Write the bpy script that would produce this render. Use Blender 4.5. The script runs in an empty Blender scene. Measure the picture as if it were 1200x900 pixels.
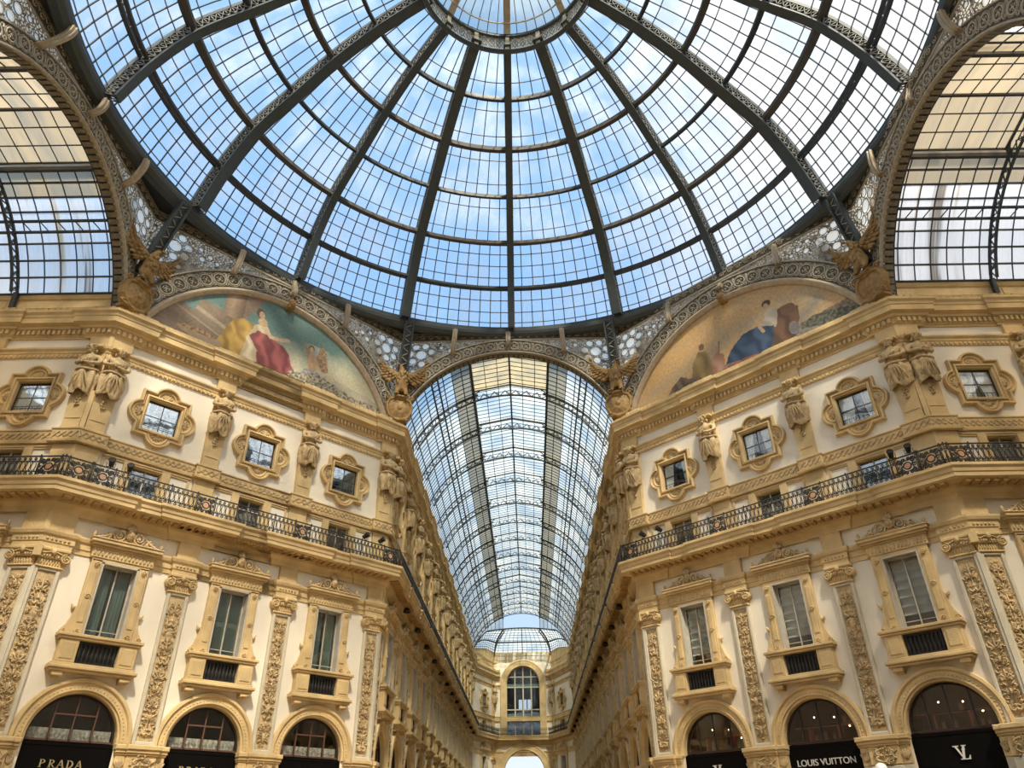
import bpy, bmesh, math, random
from mathutils import Vector, Matrix
from math import sin, cos, pi, sqrt, atan2, radians
RND = random.Random(7)
SC = bpy.context.scene
COL = SC.collection

# ------------------------------------------------------------------ mesh builder
class MB:
    def __init__(s):
        s.v = []; s.f = []; s.sm = []
    def add(s, vs, fs, smooth=False):
        o = len(s.v); s.v.extend(vs)
        for f in fs:
            s.f.append(tuple(i + o for i in f)); s.sm.append(smooth)
        return s
    def box(s, x0, x1, y0, y1, z0, z1):
        if x0 > x1: x0, x1 = x1, x0
        if y0 > y1: y0, y1 = y1, y0
        if z0 > z1: z0, z1 = z1, z0
        v = [(x0,y0,z0),(x1,y0,z0),(x1,y1,z0),(x0,y1,z0),(x0,y0,z1),(x1,y0,z1),(x1,y1,z1),(x0,y1,z1)]
        return s.add(v, [(0,3,2,1),(4,5,6,7),(0,1,5,4),(1,2,6,5),(2,3,7,6),(3,0,4,7)])
    def bbox(s, x0, x1, y0, y1, z0, z1, b=.02):
        # box whose room-side (y0) face is chamfered
        v = [(x0,y1,z0),(x1,y1,z0),(x1,y1,z1),(x0,y1,z1),(x0,y0+b,z0),(x1,y0+b,z0),(x1,y0+b,z1),(x0,y0+b,z1),
             (x0+b,y0,z0+b),(x1-b,y0,z0+b),(x1-b,y0,z1-b),(x0+b,y0,z1-b)]
        f = [(0,1,2,3),(0,4,5,1),(1,5,6,2),(2,6,7,3),(3,7,4,0),(4,8,9,5),(5,9,10,6),(6,10,11,7),(7,11,8,4),(8,11,10,9)]
        return s.add(v, f)
    def prism(s, poly, y0, y1):
        # poly in (x, z), counter-clockwise seen from the room (-y)
        n = len(poly)
        v = [(p[0], y0, p[1]) for p in poly] + [(p[0], y1, p[1]) for p in poly]
        f = [tuple(range(n)), tuple(range(2*n-1, n-1, -1))]
        f += [(i, i+n, (i+1) % n + n, (i+1) % n) for i in range(n)]
        return s.add(v, f)
    def strips(s, loops, closed=True, smooth=False):
        n = len(loops[0]); o = len(s.v); fs = []
        vs = [p for l in loops for p in l]
        for k in range(len(loops)-1):
            for i in range(n if closed else n-1):
                j = (i+1) % n
                fs.append((k*n+i, k*n+j, (k+1)*n+j, (k+1)*n+i))
        return s.add(vs, fs, smooth)
    def lathe(s, prof, c=(0,0,0), n=12, a0=0, a1=2*pi, smooth=True, sy=1.0):
        full = abs(a1-a0-2*pi) < 1e-6
        m = n if full else n+1
        loops = []
        for r, z in prof:
            loops.append([(c[0]+r*cos(a0+(a1-a0)*i/n), c[1]+sy*r*sin(a0+(a1-a0)*i/n), c[2]+z) for i in range(m)])
        return s.strips(loops, full, smooth)
    def ell(s, c, r, nu=8, nv=6, M=None, smooth=True):
        vs = [(0,0,-1)]; fs = []
        for j in range(1, nv):
            b = -pi/2 + pi*j/nv
            for i in range(nu):
                a = 2*pi*i/nu
                vs.append((cos(b)*cos(a), cos(b)*sin(a), sin(b)))
        vs.append((0,0,1)); t = len(vs)-1
        for i in range(nu):
            fs.append((0, 1+(i+1) % nu, 1+i))
            fs.append((t, 1+(nv-2)*nu+i, 1+(nv-2)*nu+(i+1) % nu))
        for j in range(nv-2):
            for i in range(nu):
                a, b = 1+j*nu+i, 1+j*nu+(i+1) % nu
                fs.append((a, b, b+nu, a+nu))
        out = []
        for p in vs:
            q = Vector((p[0]*r[0], p[1]*r[1], p[2]*r[2]))
            if M: q = M @ q
            out.append((q.x+c[0], q.y+c[1], q.z+c[2]))
        return s.add(out, fs, smooth)
    def tube(s, pts, r, n=5, closed=False, smooth=True, cap=True, sq=1.0):
        P = [Vector(p) for p in pts]; m = len(P)
        if m < 2: return s
        loops = []; up0 = None
        for i in range(m):
            if closed: t = P[(i+1) % m]-P[i-1]
            else: t = P[min(i+1, m-1)]-P[max(i-1, 0)]
            if t.length < 1e-9: t = Vector((0,0,1))
            t.normalize()
            if up0 is None:
                up0 = Vector((0,1,0)) if abs(t.y) < .9 else Vector((1,0,0))
            a = up0 - t*up0.dot(t)
            if a.length < 1e-6: a = t.orthogonal()
            a.normalize(); up0 = a; b = t.cross(a)
            rr = r[i] if isinstance(r, (list, tuple)) else r
            loops.append([tuple(P[i]+a*(rr*sq*cos(2*pi*k/n+pi/n))+b*(rr*sin(2*pi*k/n+pi/n))) for k in range(n)])
        if closed: loops.append(loops[0])
        o = len(s.v)
        s.strips(loops, True, smooth)
        if cap and not closed:
            s.f.append(tuple(o+k for k in range(n-1, -1, -1))); s.sm.append(False)
            s.f.append(tuple(o+(m-1)*n+k for k in range(n))); s.sm.append(False)
        return s
    def bar(s, p, q, w, h=None, up=(0,0,1)):
        # straight bar of w x h section from p to q
        h = h or w
        p, q = Vector(p), Vector(q); t = (q-p)
        if t.length < 1e-6: return s
        t.normalize(); u = Vector(up); u = u - t*u.dot(t)
        if u.length < 1e-5: u = t.orthogonal()
        u.normalize(); v = t.cross(u)
        c = [(-w/2,-h/2),(w/2,-h/2),(w/2,h/2),(-w/2,h/2)]
        vs = [tuple(p+v*a+u*b) for a, b in c]+[tuple(q+v*a+u*b) for a, b in c]
        return s.add(vs, [(0,1,2,3),(4,7,6,5),(0,4,5,1),(1,5,6,2),(2,6,7,3),(3,7,4,0)])
    def disc(s, c, r, y0, y1, n=16):
        return s.prism([(c[0]+r*cos(2*pi*i/n), c[1]+r*sin(2*pi*i/n)) for i in range(n)], y0, y1)
    def merge(s, o, M=None):
        vs = o.v if M is None else [tuple(M @ Vector(p)) for p in o.v]
        b = len(s.v); s.v.extend(vs)
        s.f.extend(tuple(i+b for i in f) for f in o.f); s.sm.extend(o.sm)
        return s
    def addmesh(s, me, M=None, smooth=True):
        vs = [tuple(M @ v.co) if M else tuple(v.co) for v in me.vertices]
        return s.add(vs, [tuple(p.vertices) for p in me.polygons], smooth)
    def mesh(s, name):
        me = bpy.data.meshes.new(name)
        me.from_pydata(s.v, [], s.f)
        me.polygons.foreach_set('use_smooth', s.sm)
        me.update()
        return me

def spiral(cx, cz, r0, r1, a0, turns, y=0, n=18, d=1):
    return [(cx+(r0+(r1-r0)*i/n)*cos(a0+d*2*pi*turns*i/n), y, cz+(r0+(r1-r0)*i/n)*sin(a0+d*2*pi*turns*i/n)) for i in range(n+1)]

def bez(p0, p1, p2, p3, n=10):
    out = []
    for i in range(n+1):
        t = i/n; u = 1-t
        out.append(tuple(u**3*a+3*u*u*t*b+3*u*t*t*c+t**3*d for a, b, c, d in zip(p0, p1, p2, p3)))
    return out

def rot3(ax, a): return Matrix.Rotation(a, 3, ax)

def mirror_x(mb):
    o = MB(); o.v = [(-p[0], p[1], p[2]) for p in mb.v]; o.f = [tuple(reversed(f)) for f in mb.f]; o.sm = list(mb.sm)
    return o

# skin-modifier body grown from joints
def skin(joints, edges, levels=1):
    bm = bmesh.new(); lay = bm.verts.layers.skin.verify(); vs = []
    for i, (p, r) in enumerate(joints):
        v = bm.verts.new(p); rr = r if isinstance(r, tuple) else (r, r)
        v[lay].radius = rr; v[lay].use_root = (i == 0); vs.append(v)
    for a, b in edges: bm.edges.new((vs[a], vs[b]))
    me = bpy.data.meshes.new('skin_tmp'); bm.to_mesh(me); bm.free()
    ob = bpy.data.objects.new('skin_tmp', me); COL.objects.link(ob)
    ob.modifiers.new('s', 'SKIN').use_smooth_shade = True
    m = ob.modifiers.new('d', 'SUBSURF'); m.levels = levels; m.render_levels = levels
    dg = bpy.context.evaluated_depsgraph_get(); dg.update()
    out = bpy.data.meshes.new_from_object(ob.evaluated_get(dg))
    bpy.data.objects.remove(ob); bpy.data.meshes.remove(me)
    return out

# ------------------------------------------------------------------ materials
def new_mat(name):
    m = bpy.data.materials.new(name); m.use_nodes = True
    nt = m.node_tree; nt.nodes.clear()
    out = nt.nodes.new('ShaderNodeOutputMaterial')
    return m, nt, out

def N(nt, t, **kw):
    n = nt.nodes.new(t)
    for k, v in kw.items():
        if k in n.inputs.keys() if hasattr(n.inputs, 'keys') else False: n.inputs[k].default_value = v
        else: setattr(n, k, v)
    return n

def ramp(nt, src, stops):
    r = nt.nodes.new('ShaderNodeValToRGB')
    el = r.color_ramp.elements
    while len(el) < len(stops): el.new(.5)
    for e, (p, c) in zip(el, stops):
        e.position = p; e.color = c if len(c) == 4 else (*c, 1)
    nt.links.new(src, r.inputs[0])
    return r

def stone(name, col, var=.18, scale=1.3, rough=.8, bump=.0, stain=None, bscale=14):
    m, nt, out = new_mat(name)
    b = nt.nodes.new('ShaderNodeBsdfPrincipled'); b.inputs['Roughness'].default_value = rough
    g = nt.nodes.new('ShaderNodeNewGeometry')
    no = nt.nodes.new('ShaderNodeTexNoise'); no.inputs['Scale'].default_value = scale; no.inputs['Detail'].default_value = 5
    nt.links.new(g.outputs['Position'], no.inputs['Vector'])
    lo = tuple(c*(1-var) for c in col); hi = tuple(min(1, c*(1+var*.7)) for c in col)
    if stain: lo = stain
    r = ramp(nt, no.outputs['Fac'], [(.3, lo), (.68, hi)])
    nt.links.new(r.outputs[0], b.inputs['Base Color'])
    if bump:
        n2 = nt.nodes.new('ShaderNodeTexNoise'); n2.inputs['Scale'].default_value = bscale; n2.inputs['Detail'].default_value = 4
        nt.links.new(g.outputs['Position'], n2.inputs['Vector'])
        bp = nt.nodes.new('ShaderNodeBump'); bp.inputs['Strength'].default_value = bump; bp.inputs['Distance'].default_value = .05
        nt.links.new(n2.outputs['Fac'], bp.inputs['Height']); nt.links.new(bp.outputs[0], b.inputs['Normal'])
    nt.links.new(b.outputs[0], out.inputs[0])
    return m

def plain(name, col, rough=.6, metal=0, spec=.5):
    m, nt, out = new_mat(name)
    b = nt.nodes.new('ShaderNodeBsdfPrincipled')
    b.inputs['Base Color'].default_value = (*col, 1); b.inputs['Roughness'].default_value = rough
    b.inputs['Metallic'].default_value = metal; b.inputs['Specular IOR Level'].default_value = spec
    g = nt.nodes.new('ShaderNodeNewGeometry')
    no = nt.nodes.new('ShaderNodeTexNoise'); no.inputs['Scale'].default_value = 3
    nt.links.new(g.outputs['Position'], no.inputs['Vector'])
    r = ramp(nt, no.outputs['Fac'], [(.25, tuple(c*.88 for c in col)), (.75, tuple(min(1, c*1.1) for c in col))])
    nt.links.new(r.outputs[0], b.inputs['Base Color'])
    nt.links.new(b.outputs[0], out.inputs[0])
    return m

def roof_glass(name, tint, dirt0, dirt1, dcol, stretch=(1,1,1), scale=.6, thr=(.45,.7)):
    # clear panes with a film of dirt that scatters the light
    m, nt, out = new_mat(name)
    g = nt.nodes.new('ShaderNodeNewGeometry')
    mp = nt.nodes.new('ShaderNodeMapping'); mp.inputs['Scale'].default_value = stretch
    nt.links.new(g.outputs['Position'], mp.inputs[0])
    no = nt.nodes.new('ShaderNodeTexNoise'); no.inputs['Scale'].default_value = scale; no.inputs['Detail'].default_value = 6
    nt.links.new(mp.outputs[0], no.inputs['Vector'])
    r = ramp(nt, no.outputs['Fac'], [(thr[0], (dirt0,)*3), (thr[1], (dirt1,)*3)])
    t = nt.nodes.new('ShaderNodeBsdfTransparent'); t.inputs[0].default_value = (*tint, 1)
    d1 = nt.nodes.new('ShaderNodeBsdfTranslucent'); d1.inputs[0].default_value = (*dcol, 1)
    d2 = nt.nodes.new('ShaderNodeBsdfDiffuse'); d2.inputs[0].default_value = (*dcol, 1)
    d = nt.nodes.new('ShaderNodeMixShader'); d.inputs[0].default_value = .3; nt.links.new(d1.outputs[0], d.inputs[1]); nt.links.new(d2.outputs[0], d.inputs[2])
    mx = nt.nodes.new('ShaderNodeMixShader')
    nt.links.new(r.outputs[0], mx.inputs[0]); nt.links.new(t.outputs[0], mx.inputs[1]); nt.links.new(d.outputs[0], mx.inputs[2])
    nt.links.new(mx.outputs[0], out.inputs[0])
    return m

def pane_mat(name, refl, tint):
    m, nt, out = new_mat(name)
    t = nt.nodes.new('ShaderNodeBsdfTransparent'); t.inputs[0].default_value = (*tint, 1)
    g = nt.nodes.new('ShaderNodeBsdfGlossy'); g.inputs['Roughness'].default_value = .04; g.inputs[0].default_value = (.9,.95,1,1)
    ge = nt.nodes.new('ShaderNodeNewGeometry')
    no = nt.nodes.new('ShaderNodeTexNoise'); no.inputs['Scale'].default_value = 1.2
    nt.links.new(ge.outputs['Position'], no.inputs['Vector'])
    bp = nt.nodes.new('ShaderNodeBump'); bp.inputs['Strength'].default_value = .045; bp.inputs['Distance'].default_value = .1
    nt.links.new(no.outputs['Fac'], bp.inputs['Height']); nt.links.new(bp.outputs[0], g.inputs['Normal'])
    mx = nt.nodes.new('ShaderNodeMixShader'); mx.inputs[0].default_value = refl
    nt.links.new(t.outputs[0], mx.inputs[1]); nt.links.new(g.outputs[0], mx.inputs[2])
    nt.links.new(mx.outputs[0], out.inputs[0])
    return m

def emit(name, col, s):
    m, nt, out = new_mat(name)
    e = nt.nodes.new('ShaderNodeEmission'); e.inputs[0].default_value = (*col, 1); e.inputs[1].default_value = s
    nt.links.new(e.outputs[0], out.inputs[0]); return m

def lattice_mat(name, light, dark, scale):
    # pierced cast-iron tracery glazed with milk glass: opaque bars, cells that let the sky glow through
    m, nt, out = new_mat(name)
    b = nt.nodes.new('ShaderNodeBsdfPrincipled'); b.inputs['Roughness'].default_value = .6
    g = nt.nodes.new('ShaderNodeNewGeometry')
    vo = nt.nodes.new('ShaderNodeTexVoronoi'); vo.feature = 'DISTANCE_TO_EDGE'; vo.inputs['Scale'].default_value = scale
    nt.links.new(g.outputs['Position'], vo.inputs['Vector'])
    no = nt.nodes.new('ShaderNodeTexNoise'); no.inputs['Scale'].default_value = 3; nt.links.new(g.outputs['Position'], no.inputs['Vector'])
    rc = ramp(nt, no.outputs['Fac'], [(.4, light), (.6, dark)]); nt.links.new(rc.outputs[0], b.inputs['Base Color'])
    r = ramp(nt, vo.outputs['Distance'], [(.0, (0,0,0)), (.13, (0,0,0)), (.2, (1,1,1)), (.4, (1,1,1))])
    t = nt.nodes.new('ShaderNodeBsdfTranslucent'); t.inputs[0].default_value = (.58,.52,.42,1)
    tr = nt.nodes.new('ShaderNodeBsdfTransparent'); tr.inputs[0].default_value = (.8,.85,.85,1)
    m2 = nt.nodes.new('ShaderNodeMixShader'); m2.inputs[0].default_value = .05; nt.links.new(t.outputs[0], m2.inputs[1]); nt.links.new(tr.outputs[0], m2.inputs[2])
    mx = nt.nodes.new('ShaderNodeMixShader')
    nt.links.new(r.outputs[0], mx.inputs[0]); nt.links.new(b.outputs[0], mx.inputs[1]); nt.links.new(m2.outputs[0], mx.inputs[2])
    nt.links.new(mx.outputs[0], out.inputs[0])
    return m

M = {}
M['plaster'] = stone('plaster', (.80,.735,.61), .06, .5, .85)
M['stone'] = stone('sandstone', (.63,.465,.235), .2, 1.1, .85, .3)
M['carved'] = stone('carved_sandstone', (.545,.405,.22), .34, 4, .85, .7, None, 16)
M['soffit'] = stone('shade_browned_stone', (.44,.27,.10), .2, 1.2, .85, .3)  # sandstone browned in its colour for the shade under the balcony
M['greystone'] = stone('grey_cream_stone', (.60,.545,.42), .1, 1.5, .8, .1)
M['bronze'] = stone('ochre_gilding', (.31,.19,.065), .35, 4, .65, .4, None, 18)
M['iron'] = plain('black_iron', (.022,.021,.02), .5)
M['steel'] = plain('grey_green_steel', (.055,.070,.074), .55)
M['steel2'] = plain('dark_steel', (.03,.036,.04), .55)
M['bar'] = plain('glazing_bar', (.05,.06,.07), .6)
M['lap'] = plain('grey_glass_lap', (.22,.24,.27), .7)
M['coffer'] = stone('brown_coffer', (.20,.165,.11), .3, 5, .8)
M['tanbar'] = plain('rusty_tan_purlin', (.066,.06,.052), .7)
M['filigree'] = stone('pale_filigree', (.44,.40,.31), .2, 6, .7)
M['web'] = stone('grey_lattice', (.23,.225,.20), .25, 6, .7)
M['fildark'] = stone('dark_ground', (.125,.11,.085), .35, 7, .8)
M['lattice'] = lattice_mat('pierced_tracery', (.34,.31,.245), (.18,.165,.13), 6.5)
M['bracket'] = stone('pale_bracket', (.45,.36,.25), .15, 4, .7)
M['roundel'] = roof_glass('milk_glass', (.95,.98,.95), .78, .95, (1,1,.93))
M['domeglass'] = roof_glass('dome_glass', (.96,.98,1), .06, .42, (.93,.94,.96), (1,1,.35), .55, (.42,.70))
M['vaultglass'] = roof_glass('vault_glass', (.80,.86,.86), .2, .66, (.74,.79,.76), (.6,.6,.6), .5, (.36,.66))
M['stripglass'] = roof_glass('grimy_strip_glass', (.30,.30,.25), .5, .9, (.25,.245,.20), (1,.4,1), .7, (.35,.7))
M['creamglass'] = roof_glass('cream_frosted_glass', (.66,.57,.39), .5, .9, (.52,.44,.28), (.9,.9,.4), .9, (.35,.65))
M['sideglass'] = roof_glass('side_vault_glass', (1,.99,.97), .45, .92, (.97,.95,.90), (.9,.1,.1), 1.1, (.32,.6))
M['sidestreak'] = roof_glass('stained_side_glass', (.55,.5,.42), .6, .9, (.42,.37,.30), (.9,.1,.1), 1.3, (.35,.6))
M['pane'] = pane_mat('window_glass', .10, (.90,.91,.90))
M['paneblue'] = pane_mat('reflecting_glass', .40, (.6,.72,.76))
M['panemid'] = pane_mat('dim_glass', .2, (.7,.76,.78))
M['dimglass'] = roof_glass('dirty_top_glass', (.74,.71,.66), .25, .6, (.5,.46,.38), (1,1,1), .8, (.35,.65))
M['shopglass'] = pane_mat('shop_glass', .06, (.9,.88,.85))
def streak_glass(name, axis_scale):
    # grimy panes: streaks run round the vault, so the tone changes along its length only
    m, nt, out = new_mat(name)
    g = nt.nodes.new('ShaderNodeNewGeometry'); mp = nt.nodes.new('ShaderNodeMapping'); mp.inputs['Scale'].default_value = axis_scale
    nt.links.new(g.outputs['Position'], mp.inputs[0])
    no = nt.nodes.new('ShaderNodeTexNoise'); no.inputs['Scale'].default_value = 1; no.inputs['Detail'].default_value = 5; no.inputs['Roughness'].default_value = .62
    nt.links.new(mp.outputs[0], no.inputs['Vector'])
    c = ramp(nt, no.outputs['Fac'], [(.30, (.62,.52,.38)), (.38, (.97,.96,.95)), (.50, (1,1,1)), (.57, (.93,.92,.9)), (.62, (.30,.27,.24)), (.68, (.45,.38,.30)), (.74, (.95,.93,.9))])
    f = ramp(nt, no.outputs['Fac'], [(.3, (.8,)*3), (.45, (.42,)*3), (.6, (.7,)*3), (.8, (.5,)*3)])
    t = nt.nodes.new('ShaderNodeBsdfTransparent'); d = nt.nodes.new('ShaderNodeBsdfTranslucent'); e = nt.nodes.new('ShaderNodeBsdfDiffuse')
    for n in (t, d, e): nt.links.new(c.outputs[0], n.inputs[0])
    m1 = nt.nodes.new('ShaderNodeMixShader'); m1.inputs[0].default_value = .45; nt.links.new(d.outputs[0], m1.inputs[1]); nt.links.new(e.outputs[0], m1.inputs[2])
    mx = nt.nodes.new('ShaderNodeMixShader'); nt.links.new(f.outputs[0], mx.inputs[0]); nt.links.new(t.outputs[0], mx.inputs[1]); nt.links.new(m1.outputs[0], mx.inputs[2])
    nt.links.new(mx.outputs[0], out.inputs[0]); return m
M['sideglass'] = streak_glass('side_vault_glass', (.85,.03,.03))
M['topside'] = roof_glass('beige_top_glass', (.50,.42,.31), .45, .9, (.40,.335,.235), (1.2,.25,.25), 1.0, (.35,.62))
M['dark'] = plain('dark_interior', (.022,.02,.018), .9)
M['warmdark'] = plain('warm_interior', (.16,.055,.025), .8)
M['shutter'] = plain('green_shutter', (.105,.165,.145), .6)
M['curtain'] = plain('white_curtain', (.84,.87,.88), .9)
M['greycurtain'] = plain('grey_blind', (.42,.44,.43), .9)
M['winered'] = plain('dark_red_room', (.045,.018,.012), .9)
M['lace'] = stone('lace_panel', (.50,.55,.53), .5, 9, .8)
M['winframe'] = plain('pale_window_frame', (.50,.46,.38), .6)
M['darkframe'] = plain('dark_window_frame', (.03,.025,.022), .5)
M['rosewood'] = plain('brown_window_frame', (.12,.06,.04), .5)
M['black'] = plain('black_sign', (.004,.0035,.0035), .6, 0, .08)
M['goldletter'] = plain('dull_gold_letter', (.42,.34,.18), .4)
M['whiteletter'] = plain('pale_letter', (.72,.70,.66), .5)
M['globe'] = plain('opal_globe', (.85,.86,.86), .3)
M['floor'] = stone('marble_floor', (.34,.25,.15), .3, .35, .6)
M['pink'] = plain('pink_disc', (.50,.28,.18), .7)
M['redshelf'] = plain('red_shelf', (.42,.12,.05), .6)
M['goods'] = plain('leather_goods', (.30,.17,.08), .5)
M['lamp'] = emit('shop_lamp', (1,.72,.42), 9)

# ------------------------------------------------------------------ objects
def link(o): COL.objects.link(o); return o
def tag(o, label=None, cat=None, group=None, kind=None):
    if label: o['label'] = label
    if cat: o['category'] = cat
    if group: o['group'] = group
    if kind: o['kind'] = kind
    return o
def meshob(name, mb, mat, parent=None, loc=None, rot=None, kind=None, label=None):
    me = mb.mesh(name) if isinstance(mb, MB) else mb
    if mat and not me.materials: me.materials.append(M[mat] if isinstance(mat, str) else mat)
    o = bpy.data.objects.new(name, me); link(o)
    if parent: o.parent = parent
    if loc: o.location = loc
    if rot: o.rotation_euler = (0, 0, rot) if not isinstance(rot, tuple) else rot
    if kind: o['kind'] = kind
    if label: o['label'] = label
    return o
def struct(name, mb, mat, label=None, cat=None):
    o = meshob(name, mb, mat); return tag(o, label, cat, None, 'structure')
def empty(name, loc=(0,0,0), rot=0):
    o = bpy.data.objects.new(name, None); link(o); o.location = loc; o.rotation_euler = (0, 0, rot)
    o.empty_display_size = .2
    return o

class Part:
    def __init__(s, name, mb, mat, subs=(), loc=None, rot=None, kind=None, label=None):
        s.name, s.mat, s.subs, s.loc, s.rot, s.kind, s.label = name, mat, list(subs), loc, rot, kind, label
        if isinstance(mb, MB):
            mb = mb.mesh(name)
        s.me = mb
        if not s.me.materials: s.me.materials.append(M[mat])
    def at(s, loc=None, rot=None):
        q = Part.__new__(Part); q.__dict__ = dict(s.__dict__); q.loc = loc; q.rot = rot; return q

class Proto:
    def __init__(s, name, cat, parts): s.name, s.cat, s.parts = name, cat, parts
    def spawn(s, loc, rot, label, group=None, extra=(), skip=(), swap=None):
        r = empty(s.name, loc, rot)
        tag(r, label, s.cat, group, 'thing')
        for p in list(s.parts)+list(extra):
            if p.name in skip: continue
            if swap and p.name in swap: p = swap[p.name]
            put(p, r)
        return r
def put(p, parent):
    o = bpy.data.objects.new(p.name, p.me); link(o); o.parent = parent
    if p.loc: o.location = p.loc
    if p.rot: o.rotation_euler = p.rot if isinstance(p.rot, tuple) else (0, 0, p.rot)
    if p.kind: o['kind'] = p.kind
    if p.label: o['label'] = p.label
    for q in p.subs: put(q, o)
    return o

# ------------------------------------------------------------------ plan
RR, AX = 19.085, 7.25
TH = radians(.8); OX = .12
def F(x, y): return (OX + x*cos(TH) + y*sin(TH), RR - x*sin(TH) + y*cos(TH))
LARM = 71.9
BL, BR = (-RR, AX), (RR, AX)
AL, AR = F(-AX, 0), F(AX, 0)
EL, ER = F(-AX, LARM), F(AX, LARM)
KL, KR = F(-4.4, 79.5), F(4.4, 79.5)
PLAN = [(-29.5, AX), BL, AL, EL, KL, KR, ER, AR, BR, (29.5, AX)]
class Wall:
    def __init__(s, P, Q):
        s.P = Vector(P); s.Q = Vector(Q); d = s.Q-s.P; s.L = d.length; s.T = d/s.L
        s.Nn = Vector((s.T.y, -s.T.x)); s.rot = atan2(s.T.y, s.T.x)
    def at(s, u, z=0, out=0):
        p = s.P + s.T*u + s.Nn*out; return (p.x, p.y, z)
WL = [Wall(PLAN[i], PLAN[i+1]) for i in range(len(PLAN)-1)]
W_LA, W_LD, W_LF, W_LE, W_E, W_RE, W_RF, W_RD, W_RA = WL
PW = .97
DB = [3.2, 8.45, 13.72]           # bay centres along an angled facade, from the central arcade
DP = [5.83, 11.02]
ABAY = [2.91+5.1*k for k in range(14)]
APIL = [5.46+5.1*k for k in range(13)]
# pilaster centres and bay centres by wall in that wall's own u
PIL = {}; BAY = {}
PIL[0] = [W_LA.L-5.56]; BAY[0] = [W_LA.L-2.9, W_LA.L-8.1]
PIL[1] = [W_LD.L-t for t in DP]; BAY[1] = [W_LD.L-t for t in DB]
PIL[2] = APIL; BAY[2] = ABAY
PIL[3] = []; BAY[3] = [W_LE.L*.5]
PIL[4] = []; BAY[4] = []
PIL[5] = []; BAY[5] = [W_RE.L*.5]
PIL[6] = [W_RF.L-t for t in APIL]; BAY[6] = [W_RF.L-t for t in ABAY]
PIL[7] = DP; BAY[7] = DB
PIL[8] = [5.56]; BAY[8] = [2.9, 8.1]
WRAP = {1, 2, 7, 8}               # plan corners round which a pilaster wraps

def line_isect(p, d, q, e):
    det = d.x*(-e.y)+e.x*d.y
    r = q-p; t = (r.x*(-e.y)+e.x*r.y)/det
    return p+d*t
def plan_path(p, hw, i0=0, i1=None):
    i1 = len(WL) if i1 is None else i1
    pts = []
    for i in range(i0, i1):
        w = WL[i]; iv = [(c-hw, c+hw) for c in PIL[i]]
        a = 2*hw if i in WRAP and p else None
        b = 2*hw if (i+1) in WRAP and p else None
        if i == i0: pts.append(w.at(0, 0, 0))
        elif i in WRAP and p:
            v = WL[i-1]
            pts.append(tuple(line_isect(v.P+v.Nn*p, v.T, w.P+w.Nn*p, w.T))+(0,))
            pts += [w.at(a, 0, p), w.at(a, 0, 0)]
        else: pts.append(w.at(0, 0, 0))
        if i == i0 and i in WRAP and p:
            pts[-1] = w.at(0, 0, p); pts += [w.at(a, 0, p), w.at(a, 0, 0)]
        for l, r in (iv if p else []):
            pts += [w.at(l, 0, 0), w.at(l, 0, p), w.at(r, 0, p), w.at(r, 0, 0)]
        if b:
            pts += [w.at(w.L-b, 0, 0), w.at(w.L-b, 0, p)]
    w = WL[i1-1]; pts.append(w.at(w.L, 0, p if (i1 in WRAP and p) else 0))
    return [Vector(q[:2]) for q in pts]
def sweep(path, prof, mb=None):
    mb = mb or MB(); n = len(path); ms = []
    ns = []
    for i in range(n-1):
        d = (path[i+1]-path[i]).normalized(); ns.append(Vector((d.y, -d.x)))
    for i in range(n):
        a = ns[max(i-1, 0)]; b = ns[min(i, n-2)]
        k = 1+a.dot(b)
        ms.append((a+b)/max(k, .2))
    loops = [[(path[i].x+ms[i].x*o, path[i].y+ms[i].y*o, z) for i in range(n)] for o, z in prof]
    return mb.strips(loops, False)
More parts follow.
